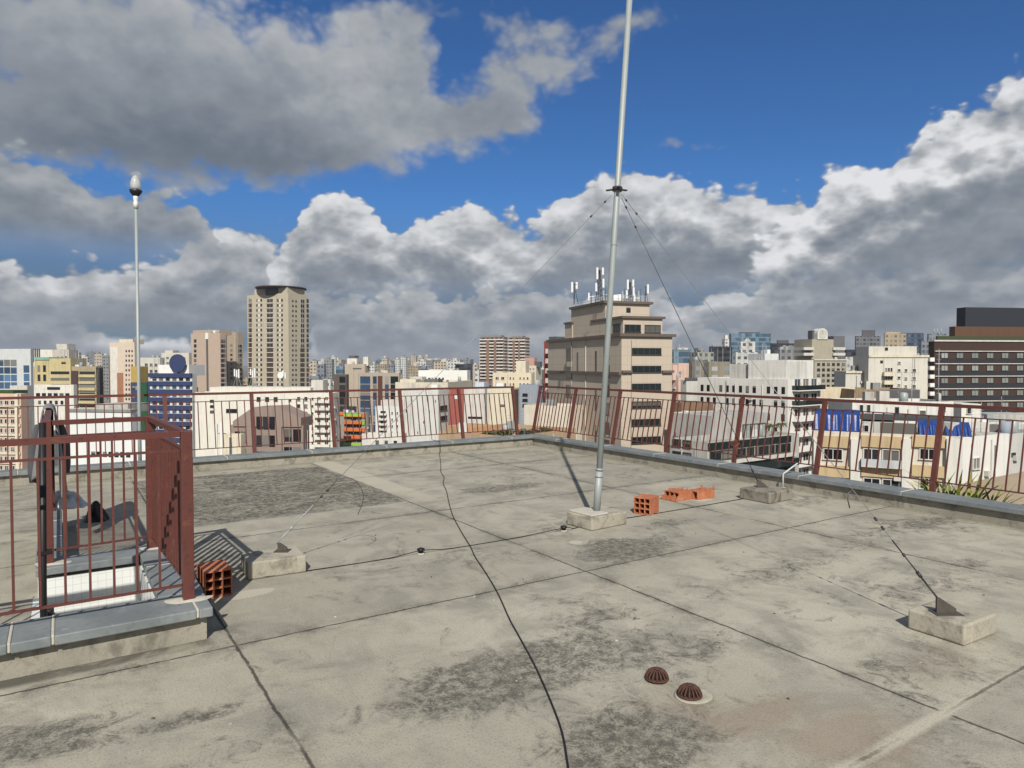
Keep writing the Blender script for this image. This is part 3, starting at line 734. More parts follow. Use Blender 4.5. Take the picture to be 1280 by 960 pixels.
# loose tails of wire
p0 = dA * .66; mb = MB(); side = Vector((1, .15, 0))
mb.tube(smooth([dA * .45, dA * .58, p0 + side * .03 + Vector((0, 0, .03)), p0 + side * .13 + Vector((0, 0, .04)), p0 + side * .21 + Vector((0, 0, -.03)), p0 + side * .235 + Vector((0, 0, -.14)), p0 + side * .19 + Vector((0, 0, -.27))], 5), .003, 6); mb.build('wire_tail', WIRE, gA)
p0 = dC * .82; mb = MB(); mb.tube([p0, p0 + Vector((-.03, 0, -.02)), p0 + Vector((-.045, -.02, -.06)), p0 + Vector((-.03, -.02, -.12))], .004, 6); mb.build('wire_tail', WIRE, gC)
p0 = dB * .62; mb = MB(); mb.tube([p0, p0 + Vector((-.05, 0, .04)), p0 + Vector((-.10, 0, -.01)), p0 + Vector((-.05, 0, -.05)), p0], .008, 6); mb.build('wire_tail', plain('rusty_wire', (.16, .05, .03), .8), gB)

# ------------------------------------------------------------------ lightning conductor cables and their supports
def deck_path(pts, z): return [GP(x, y, 0) + Vector((0, 0, z)) for x, y in pts]
r = .0052
pts = deck_path([(716, 1000), (710, 960), (702, 915), (686, 872), (668, 832), (648, 795), (637, 775), (622, 742), (606, 715), (594, 697), (588, 684), (577, 666), (566, 645), (561, 628), (558, 614), (554, 605), (555, 597), (551, 590), (551, 580), (549, 566)], r)
pts = smooth(pts)
e = pts[-1]; v_, u_ = e.x * CY + e.y * SY, -e.x * SY + e.y * CY
pts += [W(v_, UB - .06, r), W(v_, UB - .062, .16), W(v_, UB - .05, .215), W(v_, UB + .27, .215), W(v_ + .005, UB + .38, .7), W(v_, UB + .545, 1.20)]
mb = MB(); mb.tube(pts, r, 8); tag(mb.build('black_cable', BLACK), 'black cable wandering over the slabs from the open floor to the parapet and its railing', 'cable')
mb = MB(); cp = [W(1.30, 5.44, .012), W(1.75, 5.42, .006), W(2.3, 5.40, .006), W(2.60, 5.39, .03), W(2.9, 5.385, .006), W(3.6, 5.38, .006), W(4.14, 5.36, .03), W(4.26, 5.37, .008), W(4.34, 5.38, .01)]
mb.tube(smooth(cp, 4), .0038, 8); tag(mb.build('conductor_cable', BLACK), 'straight black cable lying on the floor between the wire looped block and the mast footing', 'cable')
mb = MB(); cp = [W(4.86, 5.42, .012), W(5.3, 5.42, .006), W(6.3, 5.42, .006), W(6.95, 5.42, .01)]
mb.tube(smooth(cp, 4), .0038, 8); tag(mb.build('conductor_cable', BLACK), 'straight black cable lying between the mast footing and the grey block beyond it', 'cable')
for (v, u, lab) in ((2.60, 5.39, 'small black cable support in the open, where the cable crosses a slab'), (4.14, 5.36, 'small black cable support close beside the mast footing')):
    root = empty('cable_support', W(v, u, .0), ROOF, lab, 'cable support')
    mb = MB(); mb.lathe([(.035, .001), (.03, .008), (.015, .010)], n=14); mb.build('mortar_dab', MORTAR, root)
    mb = MB(); mb.lathe([(.022, .012), (.022, .03), (.034, .034), (.034, .046), (.012, .055)], n=14); mb.build('insulator', BLACK, root)
# white pipe stub by the parapet
v, u = LOC(990, 610)
root = empty('white_pipe', W(7.93, u, 0), ROOF, 'thin bent white pipe rising from the floor over the parapet', 'pipe')
mb = MB(); mb.tube([(0, 0, .001), (0, 0, .19), (.01, .0, .21), (.19, -.08, .34)], .010, 10); mb.build('pipe_body', plain('grey_pipe', (.50, .51, .50), .5), root)
mb = MB(); mb.lathe([(.05, .001), (.045, .02), (.02, .03)], n=14); mb.build('collar', MORTAR, root)
# ------------------------------------------------------------------ hollow bricks
def clay():
    m, T, b = base_mat('fired_clay'); co = obj_co(T); s = T.sep(co)
    n = T.noise(co, 9, 6, .65); f = T.noise(co, 60, 3)
    c = T.mix(T.step(n, .3, .75), (.37, .115, .050, 1), (.46, .165, .078, 1)); c = T.mix(T.math('MULTIPLY', T.step(f, .55, .75), .5), c, (.55, .26, .14, 1)); c = T.mix(T.step(T.noise(co, 5, 6), .60, .72), c, (.26, .085, .048, 1)); c = T.mix(T.math('MULTIPLY', T.step(T.noise(co, 11, 7, .7), .55, .68), .55), c, (.46, .36, .27, 1))
    T.put(b.inputs['Base Color'], c); b.inputs['Roughness'].default_value = .9
    w = T.math('SINE', T.math('MULTIPLY', T.math('ADD', s[0], s[2]), 420.0)); bump(T, b, T.math('ADD', T.math('MULTIPLY', w, .4), f), .35, .003); return m
CLAY = clay()
def hollow_brick(w, h, L, nx, nz, t=.009, jag=None, seed=1):
    """hollow clay block: cells run along y; jag breaks the top row off unevenly"""
    mb = MB(); rng = random.Random(seed)
    xs = [i * (w - t) / nx for i in range(nx + 1)]; zs = [j * (h - t) / nz for j in range(nz + 1)]
    seg = 12 if jag else 1
    # web heights along the block
    for i, x in enumerate(xs):
        for k in range(seg):
            hh = h
            if jag: hh = jag(i / nx, k / seg, rng)
            mb.box(x - w / 2, x - w / 2 + t, -L / 2 + L * k / seg, -L / 2 + L * (k + 1) / seg, 0, hh)
    for j, z in enumerate(zs):
        for i in range(nx):
            if jag and j == nz:
                for k in range(seg):
                    if jag(i / nx, k / seg, rng) >= h - .03: mb.box(xs[i] + t - w / 2 + .0002, xs[i + 1] - w / 2 - .0002, -L / 2 + .001 + L * k / seg, -L / 2 + L * (k + 1) / seg - .001, z, z + t)
            else: mb.box(xs[i] + t - w / 2 + .0002, xs[i + 1] - w / 2 - .0002, -L / 2 + .001, L / 2 - .001, z, z + t)
    return mb
def put_brick(mb, px, py, rz, label, v=None, u=None, z=.001):
    p = GP(px, py); o = mb.build('hollow_brick', CLAY); o.location = (p.x, p.y, z); o.rotation_euler = (0, 0, rz); tag(o, label, 'brick')
    return o
put_brick(hollow_brick(.19, .185, .25, 3, 3), 808, 641, R(-34), 'whole nine hole clay brick standing beside the mast footing')
def jag1(f, k, rng): return .125 - .03 * abs(k - .55) + (.03 if 0.6 < k < .75 and f > .5 else 0) - rng.random() * .028 - (.045 if k < .15 else 0)
put_brick(hollow_brick(.22, .105, .30, 3, 1, jag=jag1, seed=3), 846, 624, R(-52), 'broken clay brick with a ragged top, between the whole brick and another broken one')
def jag2(f, k, rng): return .105 + (.06 if .45 < k < .6 or .85 < k else 0) * rng.random() - rng.random() * .02
put_brick(hollow_brick(.17, .10, .30, 2, 1, jag=jag2, seed=8), 876, 622, R(-58), 'broken clay brick with spiky remains, farthest from the mast footing')
put_brick(hollow_brick(.185, .19, .28, 3, 3), 268, 740, R(35), 'clay brick lying in the railing shadow beside the hatch curb')

# ------------------------------------------------------------------ roof drains
RUST = plain('rusty_iron', (.095, .045, .035), .85, .2, .35, 30, .3)
def drain(px, py, label, rz, dish):
    p = GP(px, py); root = empty('roof_drain', (p.x, p.y, 0), rz, label, 'drain'); root.scale = (.76, .76, .76)
    if dish:
        mb = MB(); mb.lathe([(.165, .0015), (.155, .007), (.12, .010), (.09, .005), (.0, .003)], n=36); o = mb.build('mortar_dish', plain('pale_mortar', (.36, .34, .275), .9, 0, .25, 14, .3), root); o.scale = (.82, .70, 1); o.location = (.035, 0, 0)
    mb = MB(); mb.lathe([(.075, .011), (.082, .013), (.082, .022), (.072, .024)], n=28); mb.build('ring', RUST, root)
    mb = MB(); mb.lathe([(.06, .012), (.05, .05), (.02, .062), (0, .064)], n=18); mb.build('strainer', plain('drain_dark', (.012, .010, .009), .9), root)
    mb = MB(); n = 16
    for k in range(n):
        a = 6.2832 * k / n; pts = [Vector((math.cos(a) * .076 * math.cos(t), math.sin(a) * .076 * math.cos(t), .018 + .062 * math.sin(t))) for t in (0, .35, .7, 1.05, 1.35)]
        mb.tube(pts, .0062, 5)
    mb.lathe([(.020, .075), (.022, .082), (.012, .086), (0, .087)], n=14)
    mb.build('dome_grate', RUST, root)
drain(821, 850, 'rusty domed drain grate set flush in stained concrete, without a pale dish', .2, False)
drain(862, 871, 'rusty domed drain grate sitting in a pale mortar dish', .5, True)

# ------------------------------------------------------------------ lamp on its pole outside the far parapet
v0, u0 = 1.0, UB + .335
lp = empty('globe_lamp', W(v0, u0, -.3), ROOF, 'thin grey lamp pole with a clear egg shaped globe, behind the stair hatch', 'lamp')
mb = MB(); mb.tube([(0, 0, 0), (0, 0, 1.2), (0, 0, 4.30)], .033, 12, radii=[.026, .025, .022]); mb.build('pole', GALV, lp)
mb = MB(); mb.box(-.05, .05, -.14, -.02, .34, .42); mb.build('bracket', RED, lp)
mb = MB(); mb.lathe([(.034, 4.28), (.036, 4.36), (.028, 4.38), (.034, 4.40), (.038, 4.44), (.038, 4.46)], n=20); mb.build('collar', WHITEPLASTIC, lp)
mb = MB(); mb.lathe([(.038, 4.455), (.05, 4.475), (.078, 4.51), (.090, 4.545), (.074, 4.55)], n=24); cup = mb.build('cup', plain('black_plastic_cup', (.015, .015, .016), .45), lp)
def frosted():
    m, T, b = base_mat('clear_globe'); b.inputs['Base Color'].default_value = (.72, .74, .75, 1); b.inputs['Roughness'].default_value = .1
    b.inputs['Transmission Weight'].default_value = .55; b.inputs['IOR'].default_value = 1.3; return m
mb = MB(); mb.lathe([(.062, 4.551), (.072, 4.59), (.074, 4.63), (.069, 4.67), (.058, 4.71), (.042, 4.745), (.022, 4.766), (0, 4.772)], n=24); globe = mb.build('globe', frosted(), cup)
mb = MB(); mb.lathe([(.016, 4.5505), (.016, 4.58), (.027, 4.61), (.027, 4.65), (0, 4.67)], n=14)
mb.build('bulb', plain('bulb', (.8, .8, .78), .3), cup)

# ------------------------------------------------------------------ neighbour's terrace and its plant beyond the side railing
ter = empty('neighbour_terrace', W(0, 0, 0), ROOF, 'tan neighbouring terrace floor just below the side railing', 'terrace')
mb = MB(); mb.box(8.75, 24, -8, 8, -1.5, -1.3); mb.build('terrace_floor', plain('tan_terrace', (.38, .30, .205), .9, 0, .2, 1.2), ter)
mb = MB(); mb.box(8.75, 24, -8, 8, -45, -1.502); mb.build('building_wall', wall((.50, .46, .38)), ter)
mb = MB(); mb.box(24.002, 24.2, -8, 8, -1.5, -.7); mb.build('low_wall', wall((.42, .42, .40)), ter)
mb = MB(); mb.bar((15.0, 6.2, -1.25), (23.9, 3.2, -.85), .06, .06); mb.build('handrail', DARKMETAL, ter)
pl = empty('spiky_plant', W(8.98, 3.86, -1.299), ROOF, 'yellow green spiky plant in a trough just outside the side railing', 'plant')
mb = MB(); mb.box(-.2, .2, -.4, .45, .0, .86); mb.box(-.17, .17, -.37, .42, .8605, .865, 1); mb.build('trough', [wall((.38, .33, .26)), plain('soil', (.06, .045, .03), .95)], pl, .01)
LEAFY = None
def leafmat(name, a, b_):
    m, T, bs = base_mat(name); g = T.new('ShaderNodeNewGeometry').outputs['Position']; rp = T.new('ShaderNodeNewGeometry').outputs['Random Per Island']
    T.put(bs.inputs['Base Color'], T.mix(rp, c4(a), c4(b_))); bs.inputs['Roughness'].default_value = .55
    bs.inputs['Subsurface Weight'].default_value = 0.0; return m
PLANT = leafmat('yellow_green_leaf', (.10, .16, .025), (.30, .28, .06))
rng = random.Random(5)
for cy, n, hh in ((-.22, 44, .52), (.0, 40, .64), (.24, 46, .58)):
    mb = MB()
    for k in range(n):
        a = rng.random() * 6.28; L = hh * (.8 + .5 * rng.random()); out = (.35 + .75 * rng.random()); pv = []
        b0 = Vector((rng.uniform(-.05, .05), cy + rng.uniform(-.12, .12), .86))
        for t in (0, .3, .6, .85, 1.0):
            p = b0 + Vector((math.cos(a) * out * L * t ** 1.4, math.sin(a) * out * L * t ** 1.4 * 1.2, L * 1.45 * (t - .55 * t * t * out)))
            pv.append(p)
        wv = Vector((-math.sin(a), math.cos(a), 0))
        for i, (p, q) in enumerate(zip(pv, pv[1:])):
            w0 = .021 * (1 - (i / 4) ** 2); w1 = .021 * (1 - ((i + 1) / 4) ** 2) + .002
            mb.quad(p - wv * w0, p + wv * w0, q + wv * w1, q - wv * w1)
    mb.build('leaf_tuft', PLANT, pl)

# grit and flakes blown over the slabs
rng = random.Random(12); mb = MB()
for k in range(130):
    v, u = rng.uniform(-.5, 7.8), rng.uniform(1.0, 11.2)
    if v < .8 and u > 4.2: continue
    z = .001; q = rng.uniform(.003, .008); p = W(v, u, z + q * .3); a = rng.random() * 3.1
    M_ = Matrix.Translation(p) @ Matrix.Rotation(a, 4, 'Z') @ Matrix.Rotation(rng.uniform(-.3, .3), 4, 'X')
    mb.box(-q, q, -q * rng.uniform(.4, .9), q * .7, -q * .3, q * .35, 0 if rng.random() < .3 else 1, M_)
tag(mb.build('grit', [plain('pale_grit', (.50, .47, .40), .9), plain('dark_grit', (.09, .075, .06), .9)]), kind='stuff')
# ------------------------------------------------------------------ the city
GZ = -45.0
def ground_mat():
    m, T, b = base_mat('city_ground'); co = obj_co(T)
    n = T.noise(co, .02, 6, .6); r = T.noise(co, .11, 3)
    c = T.mix(T.step(n, .4, .6), (.13, .125, .115, 1), (.07, .085, .045, 1)); c = T.mix(T.step(r, .55, .6), c, (.20, .17, .14, 1))
    T.put(b.inputs['Base Color'], c); b.inputs['Roughness'].default_value = .95; return m
mb = MB(); mb.quad((-14000, -3000, GZ), (14000, -3000, GZ), (14000, 16000, GZ), (-14000, 16000, GZ))
tag(mb.build('ground', ground_mat()), kind='structure')

WIN = {}
def win_mesh(w, h, gl, fr, kind):
    """one window seen from -y: frame standing proud round a set back pane, a sill below"""
    k = (round(w, 2), round(h, 2), gl.name, fr.name if fr else '', kind)
    if k in WIN: return WIN[k]
    mb = MB(); t = min(.09, w * .1, h * .1)
    if kind == 'plain': mb.box(-w / 2, w / 2, -.04, .05, -h / 2, h / 2, 0)
    else:
        mb.box(-w / 2 + t, w / 2 - t, -.03, .05, -h / 2 + t, h / 2 - t, 0)
        mb.box(-w / 2, w / 2, -.13, .05, h / 2 - t, h / 2, 1); mb.box(-w / 2 - .06, w / 2 + .06, -.22, .05, -h / 2, -h / 2 + t, 1)
        mb.box(-w / 2, -w / 2 + t, -.13, .05, -h / 2 + t, h / 2 - t, 1); mb.box(w / 2 - t, w / 2, -.13, .05, -h / 2 + t, h / 2 - t, 1)
        n = {'frame': 1 if w > 1.2 else 0, 'ribbon': max(1, int(w / 1.3))}.get(kind, 0)
        for i in range(n):
            x = -w / 2 + w * (i + 1) / (n + 1); mb.box(x - t * .4, x + t * .4, -.09, .05, -h / 2 + t, h / 2 - t, 1)
    WIN[k] = mb.mesh('window', [gl, fr or FRAMED]); return WIN[k]

class Bld:
    def __init__(s, name, label, cat, xc, ytop, d, phi, xl=None, xr=None, da=None, db=None, mat=None, rim=.8, zb=GZ, group=None, cornice=None, roof=None):
        r0 = ray(xc, ytop); t = d / r0.y
        s.c = Vector((r0.x * t, d, 0)); s.zt = EYE + r0.z * t - zb; s.zb = zb
        s.phi = R(phi); s.Rv = Vector((math.cos(s.phi), math.sin(s.phi), 0)); s.Lv = Vector((-math.sin(s.phi), math.cos(s.phi), 0))
        s.w = db if xr is None else s._len(s.Rv, xr); s.dp = da if xl is None else s._len(s.Lv, xl)
        if s.w is None or not .5 < s.w < 120: s.w = db or 10.0       # a side that this street never shows
        if s.dp is None or not .5 < s.dp < 160: s.dp = da or 10.0
        s.root = empty(name, (s.c.x, s.c.y, zb), s.phi, label, cat, group)
        s.mat = mat; s.pk = {}; s.nw = 0; s.extra = None
        s.box('wall', 0, s.w, 0, s.dp, 0, s.zt, mat, rim, roof)
        if cornice: s.cornice(s.zt, *cornice)
    def _len(s, dv, px):
        tt = (px - 640) / FPX
        return (tt * s.c.y - s.c.x) / (dv.x - tt * dv.y)
    def box(s, name, x0, x1, y0, y1, z0, z1, mat=None, rim=0.0, roof=None):
        mb = MB(); mat = mat or s.mat
        if rim and min(abs(x1 - x0), abs(y1 - y0)) > 1.5:
            t = .25; zr = z1 - rim
            a = [(x0, y0), (x1, y0), (x1, y1), (x0, y1)]; b_ = [(x0 + t, y0 + t), (x1 - t, y0 + t), (x1 - t, y1 - t), (x0 + t, y1 - t)]
            for i in range(4):
                j = (i + 1) % 4
                mb.quad((*a[i], z0), (*a[j], z0), (*a[j], z1), (*a[i], z1)); mb.quad((*a[i], z1), (*a[j], z1), (*b_[j], z1), (*b_[i], z1)); mb.quad((*b_[j], zr), (*b_[i], zr), (*b_[i], z1), (*b_[j], z1))
            mb.poly([(*p, zr) for p in b_], 1); mb.poly([(*p, z0) for p in a[::-1]])
        else: mb.box(x0, x1, y0, y1, z0, z1)
        return mb.build(name, [mat, roof or ROOFM], s.root)
    def pt(s, face, px, py, off=0.0):
        """where the sight line through a pixel meets a face (or a plane 'off' metres behind it): along the face, up"""
        d = ray(px, py); o = Vector((0, 0, EYE)); n = -s.Lv if face == 'B' else -s.Rv
        q = s.c + (s.Lv * off if face == 'B' else s.Rv * off)
        t = (q - o).dot(n) / d.dot(n); p = o + d * t - Vector((s.c.x, s.c.y, s.zb))
        return (p.dot(s.Rv) if face == 'B' else p.dot(s.Lv)), p.z
    def rect(s, face, x0, y0, x1, y1, off=0.0):
        a = s.pt(face, x0, y0, off); b_ = s.pt(face, x1, y0, off); c = s.pt(face, x0, y1, off)
        lo, hi = sorted((a[0], b_[0])); return lo, hi, c[1], a[1]
    def put(s, name, mesh, face, a, z, off=0.0):
        if face == 'B': return inst(mesh, name, (a, off, z), s.root)
        return inst(mesh, name, (off, a, z), s.root, R(-90))
    def grid(s, face, x0, y0, x1, y1, cols, rows, fw=.55, fh=.55, gl=None, fr=FRAMEW, kind='frame', name='window', off=0.0, skip=None):
        lo, hi, z0, z1 = s.rect(face, x0, y0, x1, y1, off); cw = (hi - lo) / cols; ch = (z1 - z0) / rows
        me = win_mesh(cw * fw, ch * fh, gl or GLASS, fr, kind)
        for j in range(rows):
            for i in range(cols):
                if skip and skip(i, j): continue
                if s.nw >= 100 and name == 'window':
                    s.extra = s.extra or []; s.extra.append((face, lo + cw * (i + .5), z1 - ch * (j + .5), cw * fw, ch * fh, gl or GLASS)); continue
                if name == 'window': s.nw += 1
                o = s.put(name, me, face, lo + cw * (i + .5), z1 - ch * (j + .5), off)
                if s.c.y < 140 and kind == 'frame':
                    w, h = cw * fw, ch * fh; t = min(.09, w * .1, h * .1)
                    if s.pk.get((w, h, gl)) is None:
                        q = MB(); q.box(-w / 2 + t, w / 2 - t, -.036, -.0305, -h / 2 + t, h / 2 - t); s.pk[(w, h, gl)] = q.mesh('pane', gl or GLASS)
                    inst(s.pk[(w, h, gl)], 'pane', (0, 0, 0), o)
    def band(s, name, face, x0, y0, x1, y1, out, mat, off=0.0, deep=.05):
        lo, hi, z0, z1 = s.rect(face, x0, y0, x1, y1, off); mb = MB()
        if face == 'B': mb.box(lo, hi, off - out, off + deep, z0, z1)
        else: mb.box(off - out, off + deep, lo, hi, z0, z1)
        return mb.build(name, mat, s.root)
    def balcony(s, face, x0, y0, x1, y1, out, slab, rail, off=0.0, thick=.18):
        """slab with a front and two cheeks; y0 top of the parapet, y1 underside"""
        lo, hi, z0, z1 = s.rect(face, x0, y0, x1, y1, off); mb = MB()
        def bx(a0, a1, o0, o1, b0, b1, m):
            if face == 'B': mb.box(a0, a1, off - o1, off - o0, b0, b1, m)
            else: mb.box(off - o1, off - o0, a0, a1, b0, b1, m)
        bx(lo, hi, -.05, out, z0, z0 + thick, 0); bx(lo, hi, out - .12, out - .005, z0 + thick + .002, z1, 1)
        bx(lo, lo + .12, -.05, out - .122, z0 + thick + .002, z1, 1); bx(hi - .12, hi, -.05, out - .122, z0 + thick + .002, z1, 1)
        o = MB(); o.v = mb.v[:8]; o.f = mb.f[:6]; o.m = mb.m[:6]; o.sm = mb.sm[:6]; o = o.build('balcony', [slab, rail], s.root)
        p = MB(); p.v = mb.v[8:]; p.f = [tuple(i - 8 for i in f) for f in mb.f[6:]]; p.m = mb.m[6:]; p.sm = mb.sm[6:]; p.build('parapet', [slab, rail], o); return o
    def cornice(s, z, out=.25, h=.4, mat=None, x0=0, x1=None, y0=0, y1=None, name='cornice'):
        x1 = s.w if x1 is None else x1; y1 = s.dp if y1 is None else y1; mb = MB()
        mb.box(x0 - out, x1 + out, y0 - out, y0 - .002, z - h, z + .03); mb.box(x0 - out, x0 - .002, y0 + .001, y1, z - h, z + .03); mb.box(x1 + .002, x1 + out, y0 + .001, y1, z - h, z + .03)
        return mb.build(name, mat or s.mat, s.root)
    def rbox(s, name, face, x0, x1, ytop, off, deep, mat=None, z0=None, ybot=None, rim=0):
        a, z = s.pt(face, x0, ytop, off); b_, _ = s.pt(face, x1, ytop, off); lo, hi = sorted((a, b_))
        zb = z0 if z0 is not None else s.zt - .8
        if ybot is not None: zb = s.pt(face, x0, ybot, off)[1]
        if face == 'B': return s.box(name, lo, hi, off, off + deep, zb, z, mat or s.mat, rim)
        return s.box(name, off, off + deep, lo, hi, zb, z, mat or s.mat, rim)
    def done(s):
        # what gathers on every roof and wall: tanks, vents, aerials, rain pipes, air conditioners
        if s.c.y < 430 and s.w > 3 and s.dp > 3:
            rng = random.Random(int(s.c.x * 31 + s.c.y * 7)); zr = s.zt - .8
            for k in range(rng.randint(2, 5)):
                w, d, h = rng.uniform(.6, 2.0), rng.uniform(.6, 2.0), rng.uniform(.9, 2.3); x, y = rng.uniform(.6, max(.7, s.w - 2.6)), rng.uniform(.6, max(.7, min(s.dp, 14) - 2.6)); mb = MB()
                w = min(w, 1.3)
                if rng.random() < .35: mb.lathe([(w * .5, zr), (w * .5, zr + h), (w * .3, zr + h + .2), (0, zr + h + .25)], (x, y, 0), 12); mb.build('roof_tank', rng.choice([BLUEGREY, GALV, GREYW]), s.root)
                else: mb.box(x, x + w, y, y + d, zr, zr + h); mb.build('roof_unit', rng.choice([PALE, MIDGREY, GALV, WHITEPLASTIC, GREYW]), s.root)
            for k in range(rng.randint(1, 3)):
                x, y, h = rng.uniform(.5, s.w - .5), rng.uniform(.5, min(s.dp, 14) - .5), rng.uniform(2, 4.5); mb = MB(); t = .035 * max(1, s.c.y / 130)
                mb.tube([(x, y, zr), (x, y, zr + h)], t, 5)
                for j in range(3): mb.bar((x - .5, y, zr + h * (.7 + .1 * j)), (x + .5, y, zr + h * (.7 + .1 * j)), t, t)
                mb.build('roof_aerial', GALV, s.root)
            for face, L in (('A', s.dp), ('B', s.w)):
                for k in range(rng.randint(1, 3)):
                    a = rng.uniform(.4, L - .4); mb = MB(); t = .06 * max(1, s.c.y / 160); z0 = max(2, s.zt - 40)
                    if face == 'B': mb.box(a, a + t, -.14, -.01, z0, s.zt - rng.uniform(.3, 1.2))
                    else: mb.box(-.14, -.01, a, a + t, z0, s.zt - rng.uniform(.3, 1.2))
                    mb.build('rain_pipe', rng.choice([PALE, MIDGREY, GREYW]), s.root)
                if s.c.y < 260 and s.root.name.startswith('apartment'):
                    for k in range(rng.randint(2, 5)):
                        a = rng.uniform(.6, max(.7, L - 1.4)); z = s.zt - rng.uniform(3, 16); mb = MB()
                        if face == 'B': mb.box(a, a + .8, -.42, -.01, z, z + .55)
                        else: mb.box(-.42, -.01, a, a + .8, z, z + .55)
                        mb.build('air_conditioner', PALE, s.root)
        if s.extra:
            mb = MB(); mats = []
            for face, a, z, w, h, gl in s.extra:
                if gl not in mats: mats.append(gl)
                m = mats.index(gl)
                if face == 'B': mb.box(a - w / 2, a + w / 2, -.04, .05, z - h / 2, z + h / 2, m)
                else: mb.box(-.04, .05, a - w / 2, a + w / 2, z - h / 2, z + h / 2, m)
            o = mb.build('further_window', mats, s.root); o['kind'] = 'stuff'
        return s

WHITE = wall((.68, .66, .60)); CREAM = wall((.66, .60, .47)); BEIGE = wall((.46, .385, .31), .2, .2); PALE = wall((.56, .54, .49)); GREYW = wall((.44, .43, .40), .45)
BROWN = wall((.20, .15, .12), .3); TAN = wall((.45, .36, .25)); DKGREY = wall((.10, .10, .105), .3); MIDGREY = wall((.24, .24, .235)); YELLOW = wall((.52, .44, .24))
CLEANW = wall((.74, .74, .72), .12); REDW = wall((.28, .07, .055), .25); PINK = wall((.62, .44, .36)); BLUEW = wall((.035, .050, .125), .2); GREENW = wall((.02, .085, .04), .2)
ORANGE = wall((.62, .15, .03), .2); LIME = wall((.25, .50, .06), .2); DKBROWN = wall((.058, .034, .029), .25); BLUEGREY = wall((.30, .34, .40), .25); CORN = wall((.13, .105, .09), .2); TERRA = wall((.42, .22, .12))

# ================= beige tower with the phone antennas
b = Bld('office_tower', 'beige stepped office tower crowded with phone antennas, behind the steel mast', 'office tower', 777, 417, 115, 18, 685, 840, mat=wall((.475, .41, .335), .15, .15, .85, 1.5), cornice=(.5, .45, CORN))
zc = b.zt
lo, hi, z0, z1 = b.rect('B', 777, 395, 828, 417, .6)
b.box('upper_storey', .6, hi, .6, 13, zc - .5, z1, None, .6); b.cornice(z1, .4, .35, CORN, .6, hi, .6, 13)
b.grid('B', 778, 404, 828, 417, 2, 1, .80, .78, GLASST, FRAMED, 'ribbon', off=.6); b.grid('A', 766, 404, 777, 417, 1, 1, .8, .78, GLASST, FRAMED, 'ribbon', off=.6)
lo, hi, z0, z2 = b.rect('B', 754, 376, 812, 410, 7.0)
yl = b.pt('A', 714, 385, .4)[0]
b.box('penthouse', .4, hi, 7.0, yl, zc - .5, z2, None, .6); b.cornice(z2, .5, .4, CORN, .4, hi, 7.0, yl)
b.grid('B', 781, 384, 790, 391, 1, 1, .6, .95, GLASSD, FRAMED, 'plain', off=7.0)
ya = b.pt('A', 714, 402)[0]; yb = b.pt('A', 705, 402)[0]; za = b.pt('A', 709, 403)[1]
b.box('stair_head', .2, 4.5, ya + .01, yb, zc - .5, za); b.cornice(za, .3, .3, CORN, .2, 4.5, ya + .01, yb)
b.grid('B', 788, 428, 828, 562, 1, 6, .92, .40, GLASST, FRAMED, 'ribbon')
b.grid('A', 707, 432, 716, 568, 1, 6, .85, .70, GLASSD, FRAMED, 'plain'); b.grid('A', 720, 432, 724, 568, 1, 3, .5, .62, GLASS, FRAMED, 'plain'); b.grid('A', 743, 430, 747, 568, 1, 3, .5, .62, GLASS, FRAMED, 'plain'); b.grid('A', 754, 430, 763, 568, 1, 6, .85, .70, GLASSD, FRAMED, 'plain')
b.band('ledge', 'A', 686, 463, 777, 466, .5, CORN); b.band('ledge', 'B', 776.9, 463, 789, 466, .5, CORN); b.band('ledge', 'B', 827, 463, 841, 466, .5, CORN)
q = MB()
for z_ in (.55, 1.05): q.bar((.45, 7.05, z2 + z_), (hi - .05, 7.05, z2 + z_), .05, .05); q.bar((.45, 7.05, z2 + z_), (.45, yl, z2 + z_), .05, .05)
for k in range(8): q.bar((.45 + (hi - .5) * k / 7, 7.05, z2 - .3), (.45 + (hi - .5) * k / 7, 7.05, z2 + 1.1), .05, .05); q.bar((.45, 7.05 + (yl - 7.05) * k / 7, z2 - .3), (.45, 7.05 + (yl - 7.05) * k / 7, z2 + 1.1), .05, .05)
q.build('roof_rail', GALV, b.root)
b.done(); TOWER = b
